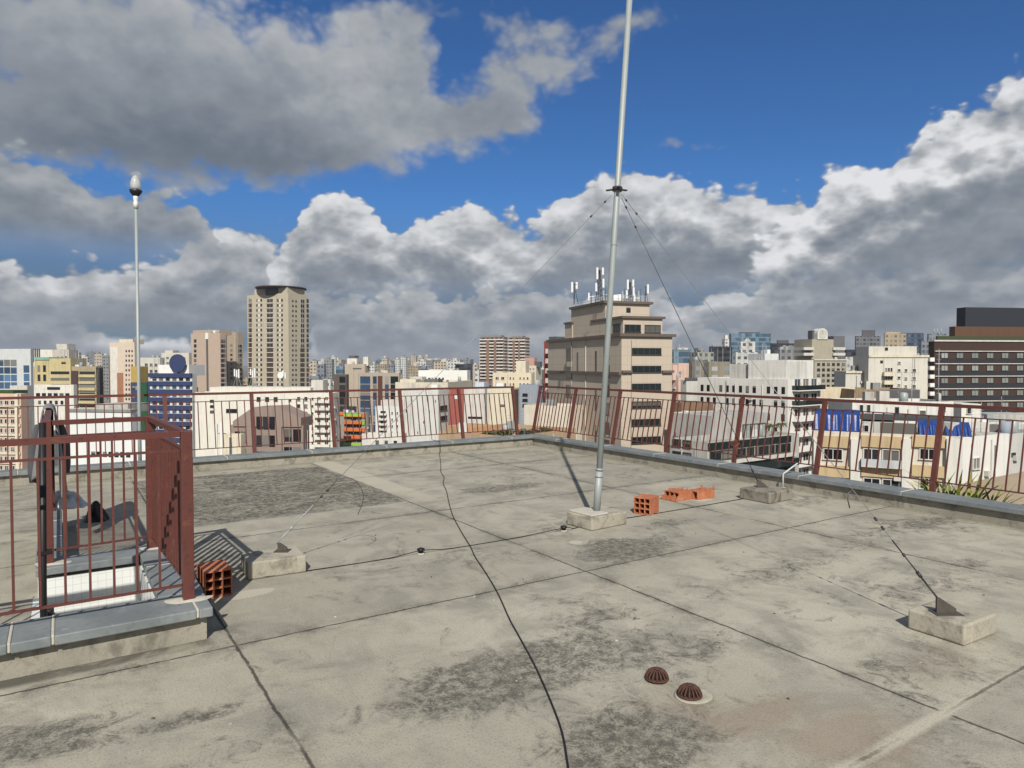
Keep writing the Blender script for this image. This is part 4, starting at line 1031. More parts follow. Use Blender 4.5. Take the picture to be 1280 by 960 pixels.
def ant_mast(px, h, kind, off, label):
    a, z = b.pt('B', px, 374, off); p = b.c + b.Rv * a + b.Lv * off; zz = z2 + b.zb
    r = empty('antenna_mast', (p.x, p.y, zz - .605), b.phi, label, 'antenna'); rng = random.Random(px)
    M_ = MB()
    if kind == 'lattice':
        for sx, sy in ((-1, -1), (1, -1), (1, 1), (-1, 1)): M_.bar((sx * .5, sy * .5, 0), (sx * .1, sy * .1, h), .09, .09)
        for k in range(7):
            f0, f1 = k / 7, (k + 1) / 7; w0 = .5 - .4 * f0; w1 = .5 - .4 * f1
            for sy in (-1, 1): M_.bar((-w0, sy * w0, h * f0), (w1, sy * w1, h * f1), .05, .05); M_.bar((-sy * w0, w0, h * f0), (-sy * w1, w1, h * f1), .05, .05)
            M_.bar((w0, -w0, h * f0), (w0, w0, h * f0), .05, .05); M_.bar((-w0, -w0, h * f0), (w0, -w0, h * f0), .05, .05)
    else:
        M_.tube([(0, 0, 0), (0, 0, h)], .06, 8); M_.bar((0, 0, h * .85), (1.1, .8, 0), .06, .06); M_.bar((0, 0, h * .85), (.3, 1.2, 0), .06, .06); M_.bar((-.5, 0, h * .6), (.5, 0, h * .6), .05, .05); M_.bar((-.5, 0, h * .95), (.5, 0, h * .95), .05, .05)
    M_.build('mast', DARKMETAL, r)
    spots = {'lattice': [(-.75, -.3, h * .5, 1.5), (.65, -.3, h * .62, 1.6), (-.55, -.3, h * .82, 1.2), (.6, -.2, h * .96, 1.3), (-.5, -.2, h * .98, 1.0)], 'spire': [(.55, -.2, h * .55, 1.2)], 'pair': [(-.5, -.1, h * .8, 1.8), (.45, .1, h * .9, 1.2)], 'one': [(.45, 0, h * .85, 1.7)]}
    if kind == 'spire': spots['pair'] = []
    for (x, y, z, l) in spots[kind]:
        q = MB(); q.box(x - .18, x + .18, y - .1, y + .1, z - l / 2, z + l / 2); q.build('panel_antenna', WHITEPLASTIC, r, .03)
        q = MB(); q.box(min(0, x) , max(0, x), y + .101, y + .15, z - .03, z + .03); q.build('arm', DARKMETAL, r)
    return r
ant_mast(718, 3.6, 'pair', 8, 'phone antenna pair on a slim strut, at the outer corner of the beige tower roof')
ant_mast(749, 6.3, 'lattice', 9, 'tallest antenna frame on the beige tower, hung with five white panels')
for k_, (px_, h_) in enumerate(((739, 2.4), (757, 3.4), (764, 2.2), (781, 3.0), (796, 2.6), (801, 3.4))):
    a, z = b.pt('B', px_, 374, 8 + k_ % 3); p = b.c + b.Rv * a + b.Lv * (8 + k_ % 3)
    r = empty('whip_antenna', (p.x, p.y, z2 + b.zb - .605), 0, ('shortest whip between the corner pair and the tallest frame', 'whip right beside the tallest antenna frame', 'short whip behind the water tanks', 'whip between the water tanks and the narrow lattice', 'stubby whip just past the narrow lattice', 'whip next to the lone panel antenna')[k_] + ' on the beige tower', 'antenna')
    q = MB(); q.tube([(0, 0, 0), (0, 0, h_ * .6), (0, 0, h_)], .07, 6, radii=[.08, .06, .03]); q.build('mast', DARKMETAL, r)
    q = MB(); q.box(-.5, .5, -.04, .04, h_ * .55, h_ * .6); q.box(-.55, -.3, -.1, .1, h_ * .3, h_ * .85); q.build('panel_antenna', GALV if k_ % 2 else WHITEPLASTIC, r)
ant_mast(787, 4.6, 'lattice', 11, 'narrow lattice antenna with a spike on the beige tower roof beside the white tanks')
ant_mast(807, 3.7, 'one', 8.5, 'lone white panel antenna on a braced strut at the beige tower roof corner')
for px, w, hh, lab in ((769, .9, 2.0, 'white water tank by the mast on the beige tower roof'), (775, .95, 2.1, 'white water tank next to the lattice antenna on the beige tower roof')):
    a, z = b.pt('B', px, 374, 9.5); p = b.c + b.Rv * a + b.Lv * 9.5
    t = MB(); t.lathe([(w * .9, 0), (w * .92, hh - .25), (w * .7, hh - .05), (0, hh)], n=18); o = t.build('water_tank', WHITEPLASTIC); o.location = (p.x, p.y, z2 + b.zb - .603); tag(o, lab, 'water tank')

# ================= red and white frame beside it
b = Bld('apartment_building', 'narrow dark red apartment building with white balconies, tucked against the beige tower', 'apartment building', 695, 426, 160, 40, 680, 700, mat=REDW)
b.rbox('roof_house', 'A', 686, 695, 421, .4, 5, DKGREY)
for k in range(8):
    y = 436 + 12.2 * k
    b.balcony('A', 686, y, 694, y + 6, 1.1, WHITE, WHITE)
    b.grid('A', 687, y - 5, 693.5, y + 1.5, 1, 1, .9, .9, glass('curtain_glass', (.14, .13, .12), .3, .4), FRAMEW)
b.done()

# ================= cream block with blue tarpaulins
TANW = wall((.52, .40, .235), .3)
b = Bld('apartment_building', 'cream and tan apartment block with open balconies, right below the side railing', 'apartment building', 1202, 546, 72, 61, 1016, None, db=9, mat=wall((.60, .56, .48), .3), rim=1.0)
A_ = 'A'
for (x0, x1) in ((1018, 1022), (1064, 1076), (1128, 1139), (1183, 1203)): b.band('pier', A_, x0, 548, x1, 660, .55, wall((.66, .645, .60), .2))
for (x0, x1, cols) in ((1023, 1063, 1), (1077, 1127, 2), (1140, 1182, 1)):
    for k in range(4):
        y = 538 + 36.5 * k
        b.band('spandrel', A_, x0, y + 6, x1, y + 20, .30, TANW)
        if cols == 2:
            b.grid(A_, x0 + 1, y + 21, x1 - 1, y + 42, 2, 1, .9, .92, GLASSD, FRAMEW, 'frame')
            b.balcony(A_, x0, y + 34, x1, y + 44, 1.0, wall((.56, .55, .52)), wall((.50, .52, .54)))
        else: b.grid(A_, x0 + (8 if x0 > 1100 else 5), y + 21, x1 - 8, y + 37, 1, 1, .9, .9, GLASSD, FRAMEW, 'frame')
b.rbox('roof_house', A_, 1076, 1116, 527, 3.5, 4, wall((.50, .49, .46))); b.grid(A_, 1079, 530, 1087, 541, 1, 1, .8, .8, GLASSD, FRAMEW, off=3.5)
b.rbox('glass_screen', A_, 1100, 1146, 528, 1.2, .08, GLASST); b.rbox('canopy', A_, 1072, 1200, 524, 4.2, 6, wall((.07, .07, .07)), z0=b.zt + 1.5)
b.done(); CB = b
b = Bld('apartment_building', 'white side building with few small windows, joined to the cream block with tarpaulins', 'apartment building', 1203.5, 547, 71.5, 28, None, 1263, da=5, mat=wall((.70, .69, .65), .2), rim=.6)
b.grid('B', 1214, 562, 1226, 634, 1, 2, .72, .42, GLASS, FRAMEW); b.done()
b = Bld('apartment_building', 'pale grey block with two small dark openings, beyond the white side building', 'apartment building', 1262, 543, 80, 30, None, 1345, da=6, mat=wall((.52, .515, .49), .25), rim=.6)
b.grid('B', 1264, 556, 1270, 608, 1, 2, .9, .22, GLASSD, FRAMED, 'plain'); b.done()
def tarp(px0, px1, ytop, ybot, off, label, seed):
    m, T, bs = base_mat('blue_tarpaulin'); co = obj_co(T); n = T.noise(co, 1.6, 5, .6)
    T.put(bs.inputs['Base Color'], T.mix(n, (.008, .032, .15, 1), (.018, .065, .27, 1))); bs.inputs['Roughness'].default_value = .38; bump(T, bs, n, .4, .1)
    a, zt_ = CB.pt('A', px0, ytop, off); b2, zb_ = CB.pt('A', px1, ybot, off - .8); zlo = CB.zt - .1
    p = CB.c + CB.Lv * max(a, b2) + CB.Rv * off; r = empty('blue_tarpaulin', (p.x, p.y, 0), CB.phi, label, 'tarpaulin'); L = abs(a - b2); h = zt_ - zlo; z0 = zlo + CB.zb
    def f(u, v):
        fold = .10 * math.sin(u * 19 + seed) * v + .06 * math.sin(u * 43 + 2 * seed)
        sag = .12 * math.sin(u * 9 + seed)
        if v < .5: k = v * 2; return (2.2 - 1.9 * k, -L * u, z0 + h + .3 - .35 * k + sag * .4)
        k = (v - .5) * 2; return (.3 - .75 * k - fold, -L * u - .1 * k, z0 + h - .05 - (h - .1) * k + sag * .4 * (1 - k))
    q = MB(); q.grid(f, 40, 20); o = q.build('tarpaulin_sheet', m, r); o.modifiers.new('t', 'SOLIDIFY').thickness = .03
    for u in (.03, .5, .97):
        q = MB(); q.tube([(1.6, -L * u, CB.zt - 1.05 + CB.zb), (1.6, -L * u, z0 + h + .2)], .05, 6); q.build('pole', DARKMETAL, r)
tarp(1018, 1074, 516, 541, .7, 'wide blue tarpaulin shelter at the outer end of the cream block roof', 1.0)
tarp(1148, 1176, 530, 548, .7, 'small blue tarpaulin lean-to crossed by a railing post, on the cream block roof', 2.2)
tarp(1182, 1214, 532, 549, 1.2, 'blue tarpaulin awning with a dark opening, near the corner of the cream block roof', 3.1)

# ================= white building with stacked balconies
b = Bld('apartment_building', 'white apartment building with a column of stacked white balconies and a tall blank water tower', 'apartment building', 985, 474, 128, 38, 872, 1026, mat=wall((.70, .69, .65), .28))
b.grid('A', 874, 477, 984, 538, 13, 4, .46, .52, GLASSD, FRAMED, 'plain', skip=lambda i, j: (i + j) % 7 == 3)
for k in range(7):
    y = 482 + 19 * k
    b.balcony('B', 990, y, 1024, y + 7, 1.3, CLEANW, GLASST if k < 2 else CLEANW); b.grid('B', 991, y - 9, 1022, y + 2, 3, 1, .72, .9, GLASST if k % 2 else GLASS, FRAMEW)
b.rbox('water_tower', 'B', 983, 1017, 450, .5, 8, wall((.70, .69, .65), .28)); b.rbox('water_tower', 'A', 942, 984, 452, .5, 7, wall((.58, .575, .54), .35)); b.rbox('roof_house', 'A', 912, 940, 455, 1.0, 6, wall((.56, .555, .52), .35))
b.rbox('ac_unit', 'A', 952, 956, 519, -.7, .7, WHITEPLASTIC, ybot=523)
b.done()

# ================= glass balustrade terraces lower down
b = Bld('terrace_building', 'low grey building with long green glass balustrades and palms on its terrace', 'building', 884, 553, 92, 34, 838, 1000, mat=GREYW)
b.band('glass_balustrade', 'B', 884.5, 554, 988, 563, .15, GLASST); b.grid('B', 886, 563, 988, 578, 7, 1, .9, .8, GLASST, FRAMED, 'ribbon'); b.band('ledge', 'B', 884, 578, 990, 582, .8, PALE)
b.band('glass_balustrade', 'B', 900, 582, 990, 592, 1.2, GLASST); b.grid('B', 888, 592, 988, 612, 7, 1, .9, .8, GLASST, FRAMED, 'ribbon')
b.rbox('roof_house', 'B', 890, 960, 520, 6, 7, wall((.40, .39, .375), .45), z0=b.zt - .8); b.grid('B', 928, 530, 957, 552, 3, 1, .94, .95, glass('pale_glass', (.30, .36, .34), .2, .5, .2), FRAMED, off=5.95, name='glazed_door')
b.grid('A', 840, 545, 866, 575, 2, 2, .8, .6, GLASSD, FRAMED); b.done(); TB = b
def palm(px, off, h, label, base, scale=1.0, name='potted_palm', cat='palm'):
    a, z = base.pt('B', px, 552, off); p = base.c + base.Rv * a + base.Lv * off; z0 = base.zt + base.zb - .8
    r = empty(name, (p.x, p.y, z0), px, label, cat); q = MB(); rng = random.Random(int(px * 7))
    q.lathe([(.25, 0), (.35, .5), (.33, .5), (0, .48)], n=12); q.build('pot', TERRA, r)
    q = MB(); q.tube([(0, 0, .45), (.05, 0, h * .5), (.0, .03, h)], .06, 7); q.build('trunk', plain('palm_bark', (.12, .085, .05), .9), r)
    q = MB()
    for k in range(22):
        an = rng.random() * 6.28; L = (1.0 + .4 * rng.random()) * scale; up = rng.uniform(-.1, .7); pv = [Vector((math.cos(an) * L * t, math.sin(an) * L * t, h + L * (up * t - .75 * t * t))) for t in (0, .3, .6, 1)]
        wv = Vector((-math.sin(an), math.cos(an), 0))
        for i, (u, v) in enumerate(zip(pv, pv[1:])):
            w0, w1 = ((.04, .14), (.14, .12), (.12, .01))[i]; q.quad(u - wv * w0, u + wv * w0, v + wv * w1, v - wv * w1)
    q.build('crown', leafmat('palm_leaf', (.035, .06, .018), (.08, .10, .03)), r)
palm(965, 3.0, 2.0, 'potted palm on the glass balustrade terrace, the fuller of the two', TB, 1.2); palm(976, 3.4, 2.1, 'potted palm on the glass balustrade terrace, next to the white balconies', TB, 1.0)

# ================= low roofs behind the railing between tower and white building
b = Bld('workshop_building', 'low pale building with a brown sheet roof box, beside the beige tower', 'building', 846, 516, 112, 24, 838, 905, mat=PALE, da=14)
b.rbox('sheet_roof_box', 'B', 852, 892, 504, 2.5, 5, wall((.22, .145, .09), .5)); b.rbox('vent_box', 'B', 858, 863, 514, .8, 1.2, WHITEPLASTIC); b.rbox('vent_box', 'B', 868, 874, 515, 1.1, .9, GALV)
b.grid('B', 848, 522, 882, 528, 3, 1, .9, .8, GLASSD, FRAMED); b.grid('B', 848, 536, 882, 560, 3, 2, .7, .6, GLASSD, FRAMED); b.done()
b = Bld('commercial_building', 'plain grey walled building with a black roof edge, behind the brown sheet roof box', 'building', 858, 475, 175, 22, 851, 912, mat=wall((.52, .52, .48), .35), da=12)
b.band('roof_edge', 'B', 856, 472, 885, 475, .3, DKGREY); b.rbox('stair_head', 'B', 886, 900, 474, 2, 4, WHITE); b.grid('B', 898, 492, 908, 502, 1, 1, .5, .7, GLASSD, FRAMED); b.done()
b = Bld('apartment_building', 'salmon pink stepped building just past the beige tower', 'building', 848, 472, 205, 25, 838, 860, mat=PINK)
b.rbox('top_block', 'B', 848, 861, 454, 1, 6, PINK); b.rbox('top_block', 'B', 841, 847, 456, 1.2, 6, PINK); b.grid('B', 850, 476, 859, 500, 1, 2, .4, .3); b.done()

# ================= clock roof building
b = Bld('apartment_building', 'grey brown building with a round white clock shape on its roof', 'building', 1018, 449, 285, 12, 1004, 1058, mat=wall((.36, .33, .27), .3))
b.grid('B', 1020, 452, 1057, 486, 6, 5, .55, .50, GLASSD, FRAMED)
b.rbox('roof_block', 'B', 1015, 1042, 424, 1.0, 12, wall((.36, .33, .26), .25)); b.cornice(b.zt, .4, .5, PALE)
for y in (434, 441):
    b.band('ledge', 'B', 1004, y, 1017, y + 3.5, .4, PALE, off=.5, deep=6); b.band('ledge', 'B', 1041, y, 1056, y + 3.5, .4, PALE, off=.5, deep=6)
b.rbox('side_block', 'B', 1008, 1015, 424, 6, 8, wall((.16, .15, .13)), z0=b.zt); b.rbox('side_block', 'B', 1042, 1056, 420, 7, 8, wall((.13, .13, .14)), z0=b.zt)
a, z = b.pt('B', 1028, 417.5, .8); zr = b.pt('B', 1028, 424)[1]
q = MB(); Rr = 2.35
prof = [(-Rr, zr - z)] + [(-Rr * math.cos(t), Rr * math.sin(t)) for t in [math.pi * i / 20 for i in range(21)]] + [(Rr, zr - z)]
fr_ = [(a + x, .6, z + y) for x, y in prof]; bk = [(a + x, 4.5, z + y) for x, y in prof]
q.poly(fr_); q.poly(bk[::-1])
for i in range(len(fr_)): j = (i + 1) % len(fr_); q.quad(fr_[i], bk[i], bk[j], fr_[j])
q.build('clock_house', WHITE, b.root)
q = MB(); q.tube([(a, .592, z), (a, .55, z)], Rr * .82, 28); q.build('clock_face', wall((.52, .52, .47)), b.root)
q = MB(); q.bar((a, .53, z), (a, .53, z + 1.3), .15, .03); q.bar((a - .9, .53, z), (a, .53, z), .15, .03)
for k in range(12): an = k * math.pi / 6; q.bar((a + 1.55 * math.sin(an), .535, z + 1.55 * math.cos(an)), (a + 1.8 * math.sin(an), .535, z + 1.8 * math.cos(an)), .12, .02)
q.build('clock_hand', FRAMED, b.root); b.rbox('dark_dome', 'B', 1015.5, 1021, 413, 3, 3, DKGREY, z0=zr - .4); b.done()

# ================= white block with small windows
b = Bld('apartment_building', 'plain white block with scattered small windows and little balconies, next to the dark hotel', 'apartment building', 1160, 444, 169, 82, 1085.5, 1172, mat=wall((.60, .575, .51), .22), cornice=(.25, .5, CREAM), db=11)
b.rbox('roof_house', 'A', 1086, 1146, 433, .6, 9, wall((.58, .555, .495), .25)); b.grid('A', 1105, 434, 1111, 438, 1, 1, .6, .8, GLASSD, FRAMED, off=.6)
b.grid('A', 1120, 449, 1128, 486, 1, 4, .5, .4, GLASS, FRAMEW); b.grid('A', 1129, 458, 1136, 488, 1, 3, .55, .4, GLASS, FRAMEW); b.grid('A', 1138, 458, 1147, 488, 1, 3, .6, .45, GLASS, FRAMEW); b.grid('A', 1100, 449, 1104, 455, 1, 1, .8, .5, GLASSD, FRAMED)
for k in range(3): b.balcony('A', 1103, 465 + 10.5 * k, 1117, 470 + 10.5 * k, 1.3, CREAM, CREAM); b.grid('A', 1106, 459 + 10.5 * k, 1116, 465 + 10.5 * k, 3, 1, .8, .8, GLASSD, FRAMEW)
for k in range(5): b.balcony('A', 1160.5, 447 + 10.6 * k, 1166, 452 + 10.6 * k, 1.0, CREAM, CLEANW, off=-.0)
b.done()
b = Bld('apartment_building', 'low plain white wall block attached beside the white block with scattered windows', 'building', 1085, 464, 174, 84, 1057, 1090, mat=wall((.57, .55, .49), .2), cornice=(.3, .5, CREAM), db=8)
b.grid('A', 1082, 470, 1085, 484, 1, 2, .6, .4, GLASSD, FRAMED); b.done()

# ================= dark hotel
b = Bld('hotel_building', 'long dark brown hotel with white floor bands and a black box on its roof', 'hotel', 1168, 425, 172, 8, 1160, 1345, mat=DKBROWN, da=16, rim=.5)
b.cornice(b.zt, .25, .35, PALE)
for k in range(7):
    y = 439 + 15.7 * k
    b.band('floor_band', 'B', 1168, y - .6, 1345, y + .4, .35, PALE); b.grid('B', 1171, y + 1.5, 1339, y + 9.0, 9, 1, .46, .96, glass('hotel_glass', (.19, .205, .20), .15, .5, .12), FRAMED); b.band('dark_panel', 'B', 1168.5, y + 9.4, 1345, y + 14.2, .06, wall((.030, .031, .038), .1))
b.rbox('brown_deck', 'B', 1194, 1345, 408, 5, 2, wall((.12, .065, .04), .3)); b.rbox('black_box', 'B', 1207, 1345, 384, 6, 3, wall((.028, .032, .042), .08)); b.rbox('green_edge', 'B', 1172, 1345, 420, 1.5, .6, leafmat('roof_shrub', (.03, .045, .02), (.06, .07, .035)))
q_ = b.pt('B', 1174, 425, 1.0); b.done(); HB = b
def thin_mast(base, face, px, ytop, ybot, off, label, name='roof_antenna', w=.06):
    a, zt_ = base.pt(face, px, ytop, off); zb_ = base.pt(face, px, ybot, off)[1]; p = base.c + (base.Rv * a + base.Lv * off if face == 'B' else base.Lv * a + base.Rv * off)
    r = empty(name, (p.x, p.y, zb_ + base.zb), 0, label, 'antenna'); q = MB(); h = zt_ - zb_
    q.tube([(0, 0, -.85), (0, 0, h)], w, 6, radii=[w * 1.3, w * .6]); q.build('mast', GALV, r)
    q = MB(); 
    for k in range(4): q.bar((-.35, 0, h * (.62 + .09 * k)), (.35, 0, h * (.62 + .09 * k)), .03, .03)
    q.build('aerial_rod', GALV, r)

# ================= roofs and houses in front of hotel
b = Bld('low_building', 'cream strip of roofs below the white block, seen just over the top rail', 'building', 1069, 484, 137, 84, 1016, 1074, mat=wall((.60, .52, .38)), db=1.6); b.grid('A', 1045, 503, 1066, 512, 3, 1, .5, .7); b.done()
b = Bld('low_building', 'flat building with a stained tan and dark grey roof wall below the white block', 'building', 1150, 487, 130, 85, 1068, 1156, mat=wall((.30, .22, .14), .6), db=12)
b.band('dark_panel', 'A', 1102, 487.5, 1149.5, 500, .1, DKGREY); b.done()
b = Bld('low_building', 'white flat roofed house with a narrow door behind the blue tarpaulins', 'building', 1192, 502, 98, 86, 1066, 1200, mat=wall((.64, .63, .59), .35), db=9)
b.grid('A', 1118, 508, 1124, 524, 1, 1, .8, .9, GLASSD, FRAMED, name='door'); b.grid('A', 1148, 512, 1158, 522, 1, 1, .9, .9, GLASSD, FRAMEW); b.grid('A', 1072, 502, 1090, 520, 2, 1, .6, .6, GLASS, FRAMEW); b.grid('A', 1175, 506, 1184, 514, 1, 1, .6, .9)
b.done(); WH = b
thin_mast(WH, 'A', 1174, 436, 502, .6, 'thin tripod aerial rising in front of the dark hotel'); thin_mast(WH, 'A', 1140, 478, 502, .8, 'small lattice aerial on the white flat roofed house')
b = Bld('low_building', 'white stepped houses in front of the dark hotel, above the spiky plant', 'building', 1300, 528, 100, 86, 1196, 1310, mat=wall((.60, .59, .55), .3), db=9)
b.rbox('roof_house', 'A', 1202, 1226, 505, 1, 5, WHITE); b.grid('A', 1206, 508, 1216, 518, 1, 1, .6, .9, off=1); b.rbox('roof_house', 'A', 1240, 1290, 518, 2, 5, GREYW); b.rbox('ac_unit', 'A', 1228, 1236, 524, .5, .8, WHITEPLASTIC); b.done()

# ================= left side: white block with the brown gable building in front
b = Bld('apartment_building', 'broad white apartment building with aerials on its roof, behind the brown gabled front', 'apartment building', 416, 491, 215, 84, 243, 424, mat=wall((.69, .67, .60), .2), rim=1.0, db=16)
b.rbox('roof_wall', 'A', 262, 388, 484, .5, 10, wall((.69, .67, .60), .2)); b.rbox('water_tank', 'A', 389, 404, 475, 3, 4, PALE)
b.grid('A', 318, 495, 350, 503, 3, 1, .45, .7, GLASSD, FRAMED); b.grid('A', 282, 510, 297, 517, 1, 1, .9, .7, GLASSD, FRAMED); b.grid('A', 262, 498, 268, 518, 1, 3, .8, .5, GLASSD, FRAMED)
for k in range(9):
    y = 494 + 9.15 * k
    for x0, x1 in ((369, 387), (394, 413)):
        if x0 == 394: b.balcony('A', x0, y + 6, x1, y + 9.5, 1.1, WHITE, WHITE)
        b.grid('A', x0, y + 1, x1, y + 8, 2, 1, .5, .8, GLASSD, FRAMEW)
    b.grid('A', 388.5, y + 2, 393, y + 7, 1, 1, .6, .7, GLASSD, FRAMEW); b.grid('A', 359, y + 4, 366, y + 9, 1, 1, .6, .7, GLASSD, FRAMEW)
b.done(); WB = b
for px, yt, lab in ((296, 462, 'cluster of grey phone aerials on the white apartment roof, beside the twin tower'), (316, 460, 'tall phone aerial on the white apartment roof, before the twin tower'), (354, 464, 'white drum aerial on the white apartment roof, before the disc topped tower')):
    a, zt_ = b.pt('A', px, yt, 2.5); p = b.c + b.Lv * a + b.Rv * 2.5; z0 = b.pt('A', px, 484, .5)[1] + b.zb
    r = empty('antenna_mast', (p.x, p.y, z0), b.phi, lab, 'antenna'); h = zt_ + b.zb - z0; q = MB(); rng = random.Random(px)
    q.tube([(0, 0, -.02), (0, 0, h)], .1, 6); q.bar((0, 0, h * .8), (.3, 1.4, 0), .09, .09); q.bar((0, 0, h * .8), (.3, -1.4, 0), .09, .09); q.bar((0, -.7, h * .7), (0, .7, h * .7), .07, .07); q.build('mast', GALV, r)
    for k in range(3):
        q = MB(); y = -.7 + .7 * k; q.box(-.2, .1, y - .2, y + .2, h * .5 + rng.random(), h * .5 + 2.0 + rng.random()); q.build('panel_antenna', WHITEPLASTIC, r)
    if px == 354: q = MB(); q.tube([(-.1, .6, h * .75), (-.8, .6, h * .75)], 1.0, 18); q.build('drum_antenna', WHITEPLASTIC, r)

GB = wall((.27, .215, .185), .2)
b = Bld('gabled_building', 'brown building with a pointed five sided front and tall dark central windows', 'building', 379, 532, 150, 83, 288, 386, mat=GB, db=12, rim=.3)
a0, zl = b.pt('A', 292, 532); a1, z1 = b.pt('A', 317, 509); a2, z2_ = b.pt('A', 347, 508); a3, z3 = b.pt('A', 377, 522)
q = MB(); P = [(a0, b.zt - .29), (a0, zl + 1.0), (a1, z1), (a2, z2_), (a3, z3), (a3, b.zt - .29)]
f_ = [(-.35, y, z) for y, z in P]; k_ = [(6.0, y, z) for y, z in P]; q.poly(f_); q.poly(k_[::-1])
for i in range(len(P)): j = (i + 1) % len(P); q.quad(f_[i], k_[i], k_[j], f_[j])
q.build('gable', GB, b.root)
b.band('pier', 'A', 309, 533, 320, 640, .5, GB); b.band('pier', 'A', 345, 533, 353, 640, .5, GB)
b.grid('A', 320, 520, 344, 536, 3, 1, .9, .92, GLASSD, FRAMED, 'plain', off=-.35); b.grid('A', 320, 541, 344, 602, 3, 3, .9, .70, GLASSD, FRAMED, 'plain'); b.grid('A', 293, 536, 308, 600, 2, 3, .85, .7, GLASSD, FRAMED, 'plain'); b.grid('A', 354, 533, 377, 600, 2, 3, .85, .7, GLASSD, FRAMED, 'plain'); b.done()
b = Bld('low_building', 'white walled house in front of the brown gabled building', 'building', 301, 543, 138, 80, 268, 306, mat=CREAM, db=9); b.grid('A', 286, 545, 291, 570, 1, 1, .8, .9); b.band('pipe', 'A', 270, 530, 272, 600, .3, WHITEPLASTIC); b.band('pipe', 'A', 276, 528, 278.5, 600, .3, WHITEPLASTIC); b.done()

# ================= disc topped tower
b = Bld('apartment_tower', 'tall beige apartment tower crowned by a dark flat disc', 'apartment tower', 360, 366, 405, 62, 310, 386, mat=wall((.47, .42, .325), .15))
W3 = glass('tower_glass', (.035, .025, .022), .3, .4, .25); WP = CREAM
for k in range(20):
    y = 373.5 + 6.17 * k
    b.grid('A', 310.5, y, 315, y + 5.2, 1, 1, .9, .95, W3, FRAMEW, 'plain'); b.grid('A', 333, y, 342, y + 5.2, 1, 1, .9, .92, W3, FRAMEW, 'frame')
    b.grid('A', 319, y + .5, 329, y + 4.0, 2, 1, .45, .95, GLASSD, FRAMED, 'plain'); b.grid('A', 345, y + .5, 355, y + 4.0, 2, 1, .45, .95, GLASSD, FRAMED, 'plain')
    b.band('white_panel', 'A', 322.6, y + .8, 325.4, y + 3.8, .12, WHITE); b.band('white_panel', 'A', 348.6, y + .8, 351.4, y + 3.8, .12, WHITE)
    b.band('sill_band', 'A', 332.5, y + 5.3, 342.5, y + 5.9, .3, WHITE); b.band('sill_band', 'A', 310.2, y + 5.3, 315.5, y + 5.9, .3, WHITE)
    b.grid('B', 364, y + 1.2, 372, y + 4.2, 2, 1, .45, .9, GLASSD, FRAMED, 'plain'); b.grid('B', 375, y, 381, y + 5.2, 1, 1, .9, .92, W3, FRAMEW, 'frame'); b.grid('B', 383, y, 386, y + 5.2, 1, 1, .9, .92, W3, FRAMEW, 'plain')
b.rbox('roof_house', 'A', 318, 359, 362, 1, 14, wall((.47, .42, .325), .15), rim=0)
q = MB(); cx, cy = b.w * .52, b.dp * .42; zt_ = b.zt; q.lathe([(9.5, 3.4), (14.7, 3.6), (15.0, 4.0), (14.6, 4.4), (0, 4.6)], (cx, cy, zt_), 40); q.build('roof_disc', DKBROWN, b.root)
q = MB(); q.lathe([(9.2, -.8), (9.2, 3.39)], (cx, cy, zt_), 30); q.build('disc_drum', DKGREY, b.root)
q = MB(); q.lathe([(3.0, 4.61), (3.0, 5.4), (0, 5.5)], (cx - 2, cy, zt_), 16); q.build('red_cap', wall((.45, .08, .05)), b.root); q = MB(); q.tube([(cx + 9, cy - 5, zt_ + 4.4), (cx + 9, cy - 5, zt_ + 12)], .12, 6); q.build('rod', GALV, b.root); b.done()

# ================= pinkish twin tower
b = Bld('apartment_tower', 'pinkish blank twin tower with a dark slot between its halves, beside the disc topped tower', 'apartment tower', 275, 416, 375, 66, 239, 283, mat=wall((.46, .36, .29), .12))
b.band('dark_slot', 'A', 257.5, 419, 260, 520, .05, DKGREY); b.band('white_cap', 'A', 257, 416, 260.5, 424, .3, CLEANW)
for k in range(17): y = 424 + 6.1 * k; b.grid('A', 242, y, 246, y + 4.6, 1, 1, .8, .9, GLASSD, FRAMEW, 'plain'); b.grid('B', 276, y, 282, y + 4.8, 1, 1, .9, .9, GLASSD, FRAMEW, 'plain')
b.rbox('roof_house', 'A', 241, 272, 413, 1.5, 10, wall((.42, .34, .26), .15)); b.done()
b = Bld('apartment_tower', 'slim brown tower squeezed between the twin tower and the disc topped tower', 'apartment tower', 295, 415, 410, 68, 280, 304, mat=wall((.36, .29, .22), .15))
for k in range(14): y = 430 + 5.8 * k; b.grid('A', 287, y, 291.5, y + 4, 1, 1, .6, .7, GLASSD, FRAMEW, 'plain'); b.grid('B', 296, y, 303, y + 5, 1, 1, .9, .85, GLASSD, FRAMEW, 'frame')
b.band('dark_slot', 'A', 280.5, 417, 283.5, 520, .3, DKGREY); b.done()

